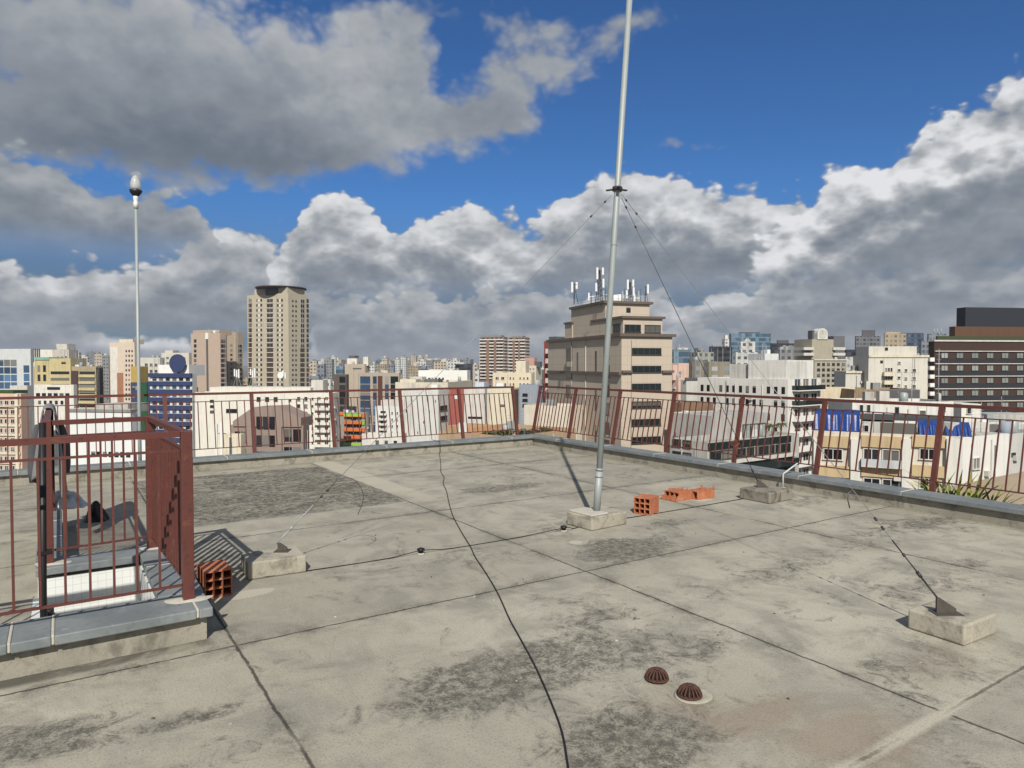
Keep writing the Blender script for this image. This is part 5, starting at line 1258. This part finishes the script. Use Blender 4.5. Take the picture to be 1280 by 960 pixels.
# ================= blue banded building with round sign
b = Bld('office_building', 'blue banded office building with white strips and a big round blue dish on its roof', 'office building', 240, 467, 235, 80, 187, 246, mat=wall((.62, .62, .60), .2), db=14)
for k in range(13):
    y = 466.5 + 10.0 * k
    b.band('blue_band', 'A', 186.5, y, 240.2, y + 5.0, .55, BLUEW); b.grid('A', 189, y + 5.2, 239, y + 9.6, 6, 1, .62, .95, GLASSB if k % 3 else GLASSD, FRAMED, 'plain')
b.rbox('roof_house', 'A', 198, 236, 456, 1.5, 9, CLEANW, rim=0)
a, z = b.pt('A', 221.5, 454, .2); q = MB(); q.tube([(.6, a, z), (.2, a, z)], 3.1, 36); q.build('round_dish', BLUEW, b.root); q = MB(); q.box(.61, .9, a - .3, a + .3, b.zt - .8, z + 1); q.build('dish_strut', DKGREY, b.root); b.done()
b = Bld('office_building', 'narrow dark blue building with a green vertical stripe and a yellow roof block', 'office building', 186, 478, 245, 80, 163, 188, mat=wall((.05, .06, .12), .2), db=12)
b.band('green_stripe', 'A', 174.5, 478, 184.5, 580, .4, GREENW); b.rbox('yellow_block', 'A', 163.5, 173, 458, .6, 5, wall((.46, .33, .09)))
for k in range(9): y = 482 + 10 * k; b.grid('A', 165, y, 173, y + 6, 2, 1, .8, .8, GLASSB, FRAMEW, 'plain')
b.done()

# ================= white sheds
b = Bld('warehouse', 'lower white shed with one row of small dark windows, behind the hatch guard rail', 'warehouse', 196, 551, 98, 82, 82, 200, mat=wall((.70, .72, .71), .12), db=12, rim=.4)
b.grid('A', 113, 564, 164, 571, 7, 1, .72, .95, GLASSD, FRAMED, 'plain'); b.rbox('roof_block', 'A', 110, 146, 546, 2, 4, GREYW); b.done()
b = Bld('warehouse', 'upper white shed wall with a dark roof edge, behind the lower shed', 'warehouse', 164, 512, 128, 82, 83, 170, mat=wall((.68, .70, .69), .12), db=12, rim=.4)
b.grid('A', 140, 521, 152, 527, 1, 1, .9, .9, GLASSD, FRAMED, 'plain'); b.cornice(b.zt, .2, .5, MIDGREY); b.rbox('roof_house', 'A', 120, 160, 505, 3, 6, GREYW); b.done()

# ================= far left group
b = Bld('apartment_building', 'salmon and cream apartment block with close rows of windows and a roof garden', 'apartment building', 26, 492, 185, 84, -25, 34, mat=wall((.62, .43, .33), .2), db=12)
for k in range(9):
    y = 500 + 11.6 * k
    b.band('cream_band', 'A', -25, y + 6.6, 26.2, y + 9.4, .4, CREAM); b.grid('A', -18, y, 20, y + 6, 5, 1, .7, .95, GLASSD, FRAMEW)
b.band('cream_pier', 'A', 19.5, 492.5, 24, 640, .5, CREAM); b.rbox('roof_garden', 'A', -20, 16, 488, 1, 5, leafmat('roof_garden_leaf', (.02, .05, .012), (.05, .09, .02))); b.done()
b = Bld('apartment_building', 'pale grey slab with two columns of small square windows, behind the salmon block', 'apartment building', 34, 482, 215, 84, 12, 39, mat=PALE, db=10); b.grid('A', 25.5, 486, 33, 580, 2, 11, .55, .5, GLASSD, FRAMED, 'plain'); b.done()
b = Bld('office_building', 'blue glass office block with a pale grey roof storey, behind the salmon block', 'office building', 38, 436, 330, 84, -30, 42, mat=wall((.55, .57, .58), .2), db=20)
b.grid('A', -28, 449, 21, 505, 6, 6, .92, .86, GLASSB, FRAMED, 'plain'); b.grid('A', 29, 456, 37, 540, 1, 8, .9, .88, GLASSB, FRAMED, 'plain'); b.done()
b = Bld('office_building', 'white building with upright fins and a curved roof, behind the yellow office block', 'office building', 68, 437, 400, 84, 24, 72, mat=WHITE, db=16)
for k in range(6): x = 36 + 2.6 * k; b.band('fin', 'A', x, 436, x + 1.1, 452, .5, DKGREY)
b.rbox('roof_tower', 'A', 70, 88, 432, 4, 8, PALE, z0=b.zt - 8) if False else None
b.done()
b = Bld('office_building', 'grey stepped tower with a lift room, behind the yellow and brown offices', 'office building', 86, 437, 385, 80, 66, 98, mat=wall((.50, .47, .42)), db=14); b.rbox('lift_room', 'A', 70, 84, 430, 2, 6, PALE); b.grid('A', 70, 443, 85, 470, 3, 4, .5, .45); b.done()
b = Bld('office_building', 'yellow and brown office block with open striped floors and a green roof cap', 'office building', 120, 458, 285, 82, 42.5, 129, mat=wall((.36, .30, .20), .25), db=16)
b.rbox('yellow_block', 'A', 43, 88, 448, .0 - .6, 9, YELLOW, z0=0); b.rbox('green_cap', 'A', 43, 61, 446.5, -.9, 8, wall((.20, .42, .34)), ybot=450)
b.grid('A', 45, 455, 59, 478, 2, 2, .5, .72, GLASSD, FRAMED, 'plain', off=-.6); b.grid('A', 76, 451, 83, 456, 1, 1, .8, .6, GLASSD, FRAMED, 'plain', off=-.6)
b.band('brown_panel', 'A', 87.8, 463.5, 98, 540, .35, wall((.075, .045, .045)))
for k in range(7): y = 464 + 8.2 * k; b.grid('A', 99, y, 119, y + 4, 1, 1, .97, .95, GLASSD, FRAMED, 'plain'); b.band('yellow_band', 'A', 99, y + 4.3, 119.4, y + 7.6, .5, YELLOW)
for k in range(3): y = 464 + 8.0 * k; b.grid('A', 63, y, 87, y + 4, 1, 1, .97, .9, GLASSD, FRAMED, 'plain', off=-.6)
b.band('dark_side', 'B', 120.4, 460, 128.5, 540, .1, GLASSD) ; b.done()
b = Bld('low_building', 'white building with a wide shallow gable line, in front of the yellow and brown offices', 'building', 92, 481, 235, 82, 42, 96, mat=WHITE, db=10); b.grid('A', 44, 491, 88, 496, 6, 1, .7, .9, GLASSD, FRAMED, 'plain'); b.grid('A', 46, 500, 88, 506, 6, 1, .5, .8, GLASSD, FRAMED, 'plain'); b.grid('A', 58, 483, 76, 488, 1, 1, .9, .7, GLASSD, FRAMED, 'plain'); b.done()
b = Bld('apartment_tower', 'white and beige apartment tower with a brick brown stripe, behind the lamp pole', 'apartment tower', 168, 428, 420, 76, 137.5, 173, mat=wall((.62, .52, .42), .15), db=14)
b.rbox('roof_house', 'A', 149, 166, 424, 1.5, 9, CREAM); b.band('brick_stripe', 'A', 146.5, 466, 154, 510, .2, wall((.36, .17, .10)))
for k in range(12): y = 437 + 6 * k; b.grid('A', 140, y, 145, y + 4, 1, 1, .8, .8, GLASSD, FRAMEW, 'plain'); b.grid('A', 156, y, 167, y + 3.6, 3, 1, .5, .8, GLASSD, FRAMEW, 'plain')
b.band('white_corner', 'A', 138, 434, 147, 520, .12, WHITE); b.done()
b = Bld('apartment_building', 'small white building with open top storey, between the lamp pole and the round blue dish', 'building', 200, 447, 330, 80, 175, 206, mat=PALE, db=12); b.grid('A', 180, 452, 198, 476, 3, 3, .65, .5, GLASSD, FRAMEW); b.done()
b = Bld('apartment_building', 'pale building with a stepped roof, behind the round blue dish', 'building', 236, 441, 350, 80, 202, 240, mat=wall((.58, .55, .47)), db=12); b.rbox('roof_house', 'A', 206, 216, 438, 2, 5, PALE); b.grid('A', 206, 444, 234, 470, 4, 4, .5, .4); b.done()

# ================= centre left: brown offices, colourful block, small whites
b = Bld('office_building', 'beige framed office block with blue black glass bays, beside the big blank wall', 'office building', 499, 466, 290, 78, 447, 503, mat=wall((.40, .335, .27), .15), db=16)
for x0, x1, g in ((450, 463, GLASSB), (466, 471, GLASSB), (481, 486, GLASSB), (488, 498, GLASST)): b.grid('A', x0, 470, x1, 560, 1, 9, .97, .92, g, FRAMED, 'plain')
b.band('brown_panel', 'A', 472.5, 470, 478, 560, .3, wall((.10, .05, .04))); b.done()
b = Bld('office_building', 'beige slab tower with a white drum house on its roof, behind the colourful striped block', 'office building', 456, 455, 330, 78, 431, 462, mat=wall((.43, .365, .29), .15), db=12)
b.rbox('drum_house', 'A', 434, 446, 448, 1.5, 6, WHITE); b.rbox('dark_top', 'A', 436, 444, 444.5, 2.5, 4, DKGREY); b.rbox('lift_room', 'A', 454, 460, 446, 2, 6, WHITE); b.band('louvre', 'A', 441, 460, 452, 461.5, .1, DKGREY); b.done()
b = Bld('office_building', 'dark brown glass block next to the white apartment building', 'office building', 433, 468, 310, 78, 417, 436, mat=wall((.11, .09, .075), .2), db=12); b.grid('A', 424, 470, 432, 560, 1, 10, .95, .85, GLASSD, FRAMED, 'plain'); b.done()
b = Bld('apartment_building', 'grey block striped with orange and lime green balconies', 'apartment building', 457, 516, 240, 80, 418, 461, mat=wall((.30, .27, .24), .2), db=12)
b.band('orange_edge', 'A', 418, 515.5, 431, 519, .4, ORANGE)
for k in range(8):
    y = 517 + 9 * k
    b.balcony('A', 431, y, 453, y + 3.6, 1.2, ORANGE, (ORANGE, LIME)[k % 4 == 0]); b.grid('A', 432, y + 4, 452, y + 8.6, 3, 1, .9, .9, GLASSD, FRAMED, 'plain'); b.band('lime_panel', 'A', 453.4, y, 456, y + 5, .5, LIME if k % 2 else ORANGE)
b.done()
b = Bld('apartment_building', 'small white block with dark open balconies, between the colourful block and the white wall', 'apartment building', 502, 508, 215, 80, 469, 505, mat=wall((.64, .64, .62), .2), db=10)
b.rbox('roof_house', 'A', 476, 500, 500, 1.5, 5, PALE)
for k in range(7): y = 513 + 6.3 * k; b.grid('A', 475, y, 483, y + 4.2, 1, 1, .9, .9, GLASSD, FRAMEW); b.balcony('A', 474, y + 3.8, 484, y + 5.8, 1.0, WHITE, WHITE)
b.grid('A', 487, 512, 500, 545, 2, 4, .3, .4); b.done()
b = Bld('low_building', 'low white house with square windows right behind the far parapet', 'building', 503, 543, 120, 82, 452, 508, mat=wall((.62, .61, .56), .3), db=10); b.grid('A', 466, 548, 500, 560, 3, 1, .35, .6, GLASSD, FRAMED); b.done()

# ================= centre: big white wall, red wall, low terraces
b = Bld('commercial_building', 'big blank light grey wall with tiny vents, behind the hanging black cable', 'building', 548, 488, 150, 70, 503, 560, mat=wall((.60, .60, .575), .3))
b.grid('A', 504, 494, 548, 560, 6, 5, .12, .25, GLASSD, FRAMED, 'plain', skip=lambda i, j: (i * 3 + j) % 4 != 0); b.grid('B', 549, 504, 559, 530, 1, 2, .9, .45, GLASSD, FRAMED); b.rbox('roof_edge', 'A', 505, 547, 485, 1.5, 6, PALE); b.done()
b = Bld('commercial_building', 'building with a dull red side wall and one white window', 'building', 580, 487, 170, 75, 561, 584, mat=wall((.34, .105, .085), .3), db=10); b.grid('A', 568, 494, 573, 499, 1, 1, .9, .9, wall((.7, .7, .68)), FRAMEW, 'plain'); b.done()
b = Bld('commercial_building', 'pale stained wall building with a blue white roof box, behind the red wall building', 'building', 606, 486, 168, 75, 580, 610, mat=wall((.60, .585, .54), .45), db=10); b.rbox('roof_box', 'A', 594, 605, 478, 1, 4, wall((.55, .62, .70))); b.grid('A', 584, 520, 604, 524, 1, 1, .9, .7, GLASSD, FRAMED, 'plain'); b.done()
b = Bld('commercial_building', 'cream blank wall building ending in a dark strip, behind the railing corner', 'building', 641, 485, 150, 72, 609, 650, mat=wall((.64, .59, .47), .25)); b.band('dark_strip', 'B', 642, 487, 647, 540, .2, DKGREY); b.grid('A', 624, 505, 632, 509, 1, 1, .8, .8, GLASSD, FRAMED, 'plain'); b.done()
b = Bld('commercial_building', 'blue grey house with stacked vents at the railing corner', 'building', 672, 481, 165, 60, 649, 690, mat=BLUEGREY); b.grid('A', 653, 490, 660, 510, 1, 3, .9, .5, GLASSD, FRAMED); b.done()
b = Bld('commercial_building', 'low cream wall running below the dark red apartment building', 'building', 712, 508, 125, 60, 655, 735, mat=wall((.66, .60, .50), .25), da=None); b.done()
b = Bld('terrace_building', 'low building with a tan tiled terrace and planting, just below the railing corner', 'building', 640, 546, 95, 52, 548, 720, mat=wall((.44, .32, .21), .4), rim=.9, roof=plain('tan_roof', (.38, .29, .20), .9, 0, .2, 1.0))
b.rbox('roof_house', 'A', 557, 592, 532, 5, 6, wall((.50, .30, .17))); b.grid('A', 560, 537, 590, 546, 5, 1, .6, .7, GLASSD, FRAMED, off=5); b.rbox('planter', 'A', 606, 640, 541, 2.5, 1.2, GREYW); b.rbox('planter', 'B', 650, 700, 541, 2.5, 1.2, TERRA); b.done(); TT = b
def bush(name, p, w, h, label, cat, colr, n=500, seed=1, trunk=None, group=None, leaf=.14, dpt=None):
    r = empty(name, p, 0, label, cat, group); rng = random.Random(seed); q = MB(); dpt = dpt or w
    lobes = [(rng.uniform(-.32, .32) * w, rng.uniform(-.32, .32) * dpt, rng.uniform(.35, .75) * h + (trunk or 0), rng.uniform(.2, .34)) for _ in range(9)]
    for k in range(n):
        lx_, ly_, lz_, lr = rng.choice(lobes); v = Vector((rng.gauss(0, 1), rng.gauss(0, 1), rng.gauss(0, 1))).normalized() * rng.uniform(.55, 1.05)
        c = Vector((lx_ + v.x * lr * w, ly_ + v.y * lr * dpt, max(.02, lz_ + v.z * lr * h))); e1 = Vector((rng.gauss(0, 1), rng.gauss(0, 1), rng.gauss(0, .6))).normalized(); e2 = e1.cross(Vector((rng.gauss(0, 1), rng.gauss(0, 1), 1))).normalized()
        s_ = leaf * rng.uniform(.6, 1.4); q.quad(c - e1 * s_ - e2 * s_ * .6, c + e1 * s_ - e2 * s_ * .6, c + e1 * s_ + e2 * s_ * .6, c - e1 * s_ + e2 * s_ * .6)
    q.build('crown', colr, r)
    q = MB(); hh = (trunk or 0) + h * .45; q.tube([(0, 0, -.05), (.04 * w, 0, hh * .6), (0, 0, hh)], .05 * max(.6, w * .35), 7)
    for k in range(5): a_ = k * 1.3; q.tube([(0, 0, hh * .6), (math.cos(a_) * w * .25, math.sin(a_) * dpt * .25, hh * 1.15)], .025 * max(.6, w * .35), 5)
    q.build('trunk', plain('bark', (.09, .065, .045), .9), r); return r
GRN = leafmat('dark_leaf', (.018, .034, .010), (.055, .080, .022)); GRN2 = leafmat('olive_leaf', (.060, .058, .022), (.13, .115, .045))
def onroof(B, face, px, off): a, _ = B.pt(face, px, 545, off); p = B.c + (B.Lv * a + B.Rv * off if face == 'A' else B.Rv * a + B.Lv * off); return (p.x, p.y, B.zt + B.zb - .85)
for px, w, h, lab in ((613, 2.0, 1.3, 'dark shrub on the tan terrace, first in the row from the red wall'), (624, 2.2, 1.5, 'dark shrub on the tan terrace, second in the row from the red wall'), (634, 2.0, 1.8, 'olive shrub on the tan terrace close to the railing corner')):
    bush('shrub', onroof(TT, 'A', px, 1.6), w, h, lab, 'shrub', GRN2, 300, px)
for px, w, h, lab in ((655, 2.2, 1.5, 'olive shrub on the tan terrace just past the railing corner'), (668, 2.2, 1.3, 'low brown green shrub in the middle of the tan terrace planter'), (682, 2.0, 1.4, 'low shrub on the tan terrace nearest the beige tower')):
    bush('shrub', onroof(TT, 'B', px, 1.8), w, h, lab, 'shrub', GRN2, 300, px)

# ================= cream blocks and twin striped towers farther back
b = Bld('apartment_building', 'cream apartment block with grouped windows, in front of the twin striped towers', 'apartment building', 664, 466, 300, 74, 616, 668, mat=wall((.66, .58, .43), .2), db=12)
b.rbox('water_tower', 'A', 645, 657, 451, 2, 6, CREAM); b.grid('A', 618, 469, 632, 484, 2, 2, .6, .5, GLASSD, FRAMEW); b.grid('A', 636, 469, 644, 484, 2, 2, .5, .4, GLASSD, FRAMEW); b.grid('A', 648, 469, 662, 484, 3, 2, .5, .4, GLASSD, FRAMEW); b.done()
b = Bld('apartment_building', 'cream rounded tower head with a dark cap, behind the cream block', 'apartment building', 670, 457, 420, 70, 655, 676, mat=wall((.62, .54, .42), .2), db=12); b.rbox('pink_top', 'A', 656, 668, 447, 2, 6, wall((.50, .30, .24))); b.rbox('dark_cap', 'A', 668, 675, 452, 1, 4, DKGREY); b.grid('A', 657, 459, 669, 480, 3, 5, .5, .4); b.done()
for (xc, xl, xr, yt, dd, lab) in ((630, 600, 634.5, 421, 640, 'brown tower ringed with white balconies, the wider of the striped twins'), (657, 635.5, 662, 421.5, 690, 'brown tower ringed with white balconies, the slimmer of the striped twins')):
    b = Bld('apartment_tower', lab, 'apartment tower', xc, yt, dd, 70, xl, xr, mat=wall((.21, .13, .10), .2))
    for k in range(13):
        y = yt + 1.2 + 4.0 * k
        b.balcony('A', xl + .1, y + 1.8, xc - .3, y + 3.2, 1.4, WHITE, WHITE); b.grid('A', xl + 1.5, y, xc - 1, y + 2.0, 5, 1, .55, .9, GLASSD, FRAMEW, 'plain'); b.band('white_edge', 'B', xc + .2, y + 2, xr, y + 3.2, .5, WHITE)
    for q0, q1 in ((.28, .40), (.60, .70)): b.band('brown_pier', 'A', xl + (xc - xl) * q0, yt + 4, xl + (xc - xl) * q1, yt + 62, 1.6, wall((.24, .15, .11), .2))
    b.rbox('roof_house', 'A', xl + 4, xc - 4, yt - 1.8, 3, 10, MIDGREY); b.done()
b = Bld('warehouse', 'long white flat building on the skyline behind the big blank wall', 'building', 584, 463, 340, 82, 523, 588, mat=wall((.74, .74, .70), .15), db=18); b.rbox('roof_tier', 'A', 536, 566, 461.5, 4, 8, CREAM); b.grid('A', 530, 471, 556, 476, 6, 1, .6, .7); b.done()
b = Bld('low_building', 'cream roofs and sheds stepping down behind the big blank wall', 'building', 560, 478, 250, 80, 494, 590, mat=wall((.60, .56, .46), .35), db=12); b.rbox('roof_house', 'A', 500, 520, 474, 2, 6, CREAM); b.rbox('dark_roof', 'A', 530, 548, 474, 1, 6, wall((.14, .15, .14))); b.done()

# ================= towers on the skyline to the side of the beige tower
def far(name, lab, cat, xc, yt, d, phi, xl, xr, mat, tops=(), **kw):
    b = Bld(name, lab, cat, xc, yt, d, phi, xl, xr, mat=mat, **kw)
    for (x0, x1, y, m) in tops: b.rbox('roof_house', 'B' if x0 >= xc - .5 else 'A', x0, x1, y, b.w * .1 + 1 if x0 < xc - .5 else b.dp * .1 + 1, min(b.w, b.dp) * .5, m)
    b.done(); return b
FBL = facade((.16, .22, .28), (.05, .09, .13), 3, 3.6, .9, .75, .4, True); FDK = facade((.035, .038, .05), (.012, .014, .02), 3.2, 3.6, .9, .5, .5, True)
FGR = facade((.24, .245, .25), (.05, .055, .065), 3.4, 3.2, .5, .45); FWH = facade((.55, .55, .53), (.07, .08, .09), 3.4, 3.2, .5, .45); FBE = facade((.46, .40, .32), (.06, .055, .05), 3.4, 3.1, .5, .45); FGB = facade((.20, .22, .25), (.05, .06, .08), 3, 3.3, .6, .5); FTN = facade((.36, .30, .21), (.09, .08, .06), 3.5, 3.2, .5, .45)
far('office_tower', 'wide blue glass tower with a thin white roof line on the skyline', 'office tower', 914, 416.5, 560, 8, 911, 963, FBL, [(925, 950, 415, DKGREY)], db=None)
far('office_tower', 'black office tower just before the wide blue glass tower', 'office tower', 890, 433, 420, 10, 886, 915, FDK)
far('apartment_tower', 'white stepped tower with a pointed top before the wide blue glass tower', 'apartment tower', 920, 440, 330, 12, 916, 950, FWH, [(926, 944, 427, FWH), (931, 938, 423, FWH)])
far('apartment_tower', 'small white tower head peeping beside the wide blue glass tower', 'apartment tower', 906, 424, 620, 10, 902, 912, FWH, [(906.5, 910, 419, WHITE)])
far('office_tower', 'black slab tower with a flat dark cap, before the clock roof building', 'office tower', 965, 429, 480, 10, 962.5, 1003, FDK, [(972, 986, 425, DKGREY)])
far('office_building', 'grey office with white framed top windows before the black slab tower', 'office building', 975, 437, 330, 14, 968, 998, FGR, [(978, 994, 431.5, FGR)])
far('apartment_building', 'white flat block with a lone dark window behind the blank water tower', 'building', 956, 442, 230, 20, 935, 973, wall((.62, .64, .64), .2))
far('office_building', 'low blue grey office with pale roof edge past the beige tower', 'office building', 842, 437, 390, 14, 836, 864, FBL, [(848, 860, 434.5, PALE)])
far('apartment_building', 'grey green stepped block past the salmon pink building', 'apartment building', 872, 440, 340, 14, 862, 892, facade((.33, .34, .30), (.06, .07, .07), 3.2, 3.1), [(873, 880, 435, FGR), (880, 892, 441, FBE)])
far('apartment_building', 'grey brown striped block with rows of small windows behind the plain grey wall', 'apartment building', 868, 450, 265, 16, 860, 883, facade((.22, .20, .165), (.10, .11, .12), 3, 3.1, .5, .5))
far('apartment_building', 'olive brown block with pale window columns beside the black office tower', 'apartment building', 886, 452, 250, 18, 880, 912, facade((.25, .22, .16), (.22, .25, .28), 5, 3.1, .5, .5))
far('office_tower', 'dark grid fronted tower with a stepped top, behind the clock roof building', 'office tower', 1070, 420, 540, 10, 1068, 1100, facade((.15, .155, .16), (.03, .035, .045), 3, 3.2, .7, .55), [(1078, 1094, 412.5, DKGREY)])
far('office_building', 'tan tower with a curved shoulder on the skyline above the white block', 'office building', 1106, 416.5, 470, 12, 1104, 1132, FTN, [(1108, 1125, 415, TAN)])
far('office_tower', 'dark blue tower with a sloping roof beside the tan tower', 'office tower', 1131, 416, 560, 12, 1118, 1154, facade((.06, .085, .13), (.02, .03, .05), 3, 3.4, .9, .6, .4, True))
far('office_building', 'black low slab beside the clock roof building', 'office building', 1058, 437, 380, 10, 1054, 1088, FDK)
far('apartment_building', 'small white house with four windows before the black low slab', 'building', 1057, 446, 300, 12, 1055, 1070, facade((.52, .52, .50), (.10, .10, .11), 3, 3.4, .4, .4))
b = far('office_tower', 'grey tower carrying three dark aerials, before the dark hotel', 'office tower', 1161, 417, 480, 12, 1158, 1182, FGB)
for px in (1168, 1172, 1176.5): thin_mast(b, 'B', px, 410, 417, 3, {1168: 'dark aerial on the grey tower by the hotel, nearest the dark blue tower', 1172: 'dark aerial in the middle of three on the grey tower by the hotel', 1176.5: 'dark aerial on the grey tower, nearest the hotel'}[px], w=.35)
far('office_tower', 'dark teal tower between the grey aerial tower and the dark blue tower', 'office tower', 1152, 426, 430, 12, 1148, 1166, FGB)

FARBLOCKS = []
MARKS = [(-60, 'the glass offices'), (60, 'the finned building'), (90, 'the yellow offices'), (155, 'the brick striped tower'), (221, 'the round blue dish'), (258, 'the pinkish twin tower'), (346, 'the disc topped tower'), (441, 'the white drum house'), (482, 'the glass bays'), (555, 'the long white building'), (617, 'the wide striped tower'),
         (648, 'the slim striped tower'), (690, 'the red apartments'), (760, 'the beige antenna tower'), (850, 'the pink building'), (900, 'the black office tower'), (938, 'the blue glass tower'), (984, 'the black slab tower'), (1028, 'the clock roof'), (1084, 'the grid fronted tower'), (1119, 'the tan tower'), (1140, 'the dark blue tower'), (1170, 'the three aerials'), (1245, 'the dark hotel'), (1500, 'the frame edge')]
ORD = ['', 'second ', 'third ', 'fourth ', 'fifth ', 'sixth ', 'seventh ', 'eighth ', 'ninth ', 'tenth ', 'eleventh ', 'twelfth ']
def name_far():
    seen = {}
    for px, kind, what, o in sorted(FARBLOCKS, key=lambda t: t[0]):
        i = max(k for k, (x, _) in enumerate(MARKS) if x <= px); key = (kind, what, i); n = seen[key] = seen.get(key, 0) + 1
        o['label'] = '%s%s %s from %s towards %s' % (ORD[n - 1] or 'first ', kind, what, MARKS[i][1], MARKS[i + 1][1])
# ================= near skyline in the middle, one by one
SK = [(388, 398, 451, 620, FBE), (396, 408, 455, 520, FGB), (405, 418, 449, 760, FGR), (414, 421, 446, 900, FWH), (420, 432, 458, 480, FBL), (462, 470, 452, 700, FWH), (470, 477, 450, 820, FBL), (478, 486, 447, 900, FBE), (486, 494, 455, 640, FGB), (494, 501, 449, 980, FWH),
      (501, 509, 446, 1000, FWH), (509, 513, 450, 800, FGR), (513, 522, 444.5, 1050, FBE), (522, 530, 446, 950, FBE), (526, 534, 458, 560, FBL), (531, 537, 445, 1080, FBE), (546, 556, 454, 760, FWH), (552, 564, 450, 880, FGR), (560, 572, 449, 980, FWH), (569, 590, 455, 560, FDK), (575, 592, 449, 900, FGB), (591, 599, 456, 600, FBE), (594, 600, 462, 420, FWH),
      (128, 138, 444, 640, FGR), (118, 130, 442, 700, FBE), (100, 112, 446, 760, FWH), (108, 120, 441, 880, FGB), (86, 102, 440, 620, FWH), (174, 184, 449, 620, FBE), (664, 682, 462, 560, FGR), (676, 690, 458, 700, FWH), (387, 402, 470, 360, FGB), (404, 416, 474, 330, FWH)]
for i, (x0, x1, y, d, m) in enumerate(SK):
    kind = {FBE: 'beige', FGB: 'grey blue', FGR: 'grey', FWH: 'whitish', FBL: 'bluish glass', FDK: 'black'}[m]
    g = kind + ' towers on the far skyline'
    lab = None
    b = Bld('tower_block', lab, 'tower block', x1 - (x1 - x0) * .25, y, d, 74, x0, x1, mat=m, group=g)
    rb = (x1 - x0); b.rbox('roof_house', 'A', x0 + rb * .2, x0 + rb * .5, y - 2.0, b.w * .2, b.w * .5, PALE if i % 2 else MIDGREY); b.done(); FARBLOCKS.append(((x0 + x1) / 2, kind, 'skyline block', b.root))
# ================= the far city, block by block
rng = random.Random(77)
FM = [FBE, FGB, FGR, FWH, FWH, FBE, FTN]
KN = {FBE: 'beige', FGB: 'grey blue', FGR: 'grey', FWH: 'whitish', FTN: 'tan'}
FID = [0]; HIDDEN = {1, 2, 3, 4, 5, 6, 7, 8, 9, 10, 11, 12, 13, 14, 16, 17, 18, 19, 21, 22, 23, 24, 25, 26, 27, 28, 29, 30, 31, 32, 33, 34, 35, 36, 37, 38, 39, 40, 41, 42, 43, 44, 45, 46, 51, 52, 61, 63, 65, 66, 67, 68, 69, 70, 72, 73, 78, 79, 82, 83, 84, 85, 86, 87, 88, 89, 90, 91, 93, 94}   # wholly behind nearer buildings
def filler(n, x0, x1, d0, d1, y0, y1, w0, w1, what, where):
    for i in range(n):
        px = x0 + (x1 - x0) * (i + rng.random()) / n; d = d0 + (d1 - d0) * rng.random(); yt = rng.uniform(y0, y1); m = rng.choice(FM); ww = rng.uniform(w0, w1)
        k = KN[m]; ph = rng.uniform(55, 80) if px < 660 else rng.uniform(8, 35); dbf = rng.uniform(.6, 1.0); hh = rng.uniform(1.5, 4); FID[0] += 1
        if FID[0] in HIDDEN: continue
        b = Bld('tower_block' if what == 'tower block' else 'low_block', None, what, px, yt, d, ph, da=ww, db=ww * dbf, mat=m, rim=.6, group='%s %ss %s' % (k, what, where))
        c = b.w * .3; b.box('roof_house', c, c + b.w * .4, b.dp * .3, b.dp * .6, b.zt - .6, b.zt + hh, PALE); b.done(); FARBLOCKS.append((px, k, 'far ' + what if where != 'between the nearer buildings' else what, b.root))
filler(46, -20, 1300, 1100, 2600, 445.5, 453, 14, 30, 'tower block', 'in the far distance')
filler(22, 380, 700, 700, 1200, 449, 458, 12, 24, 'tower block', 'in the middle distance')
filler(26, -20, 1300, 300, 600, 470, 490, 14, 28, 'low block', 'between the nearer buildings')
name_far()
# ------------------------------------------------------------------ the hazy air over the city
def make_haze():
    m = bpy.data.materials.new('haze'); m.use_nodes = True; T = NT(m.node_tree); T.n.clear()
    out = T.new('ShaderNodeOutputMaterial'); v = T.new('ShaderNodeVolumePrincipled'); T.l.new(v.outputs[0], out.inputs['Volume'])
    v.inputs['Color'].default_value = (.80, .88, 1.0, 1); v.inputs['Density'].default_value = HAZE; v.inputs['Anisotropy'].default_value = .2
    mb = MB(); mb.box(-6000, 6000, -400, 6000, GZ - 1, 90); tag(mb.build('haze', m), kind='stuff')
HAZE = 0.00013
make_haze()
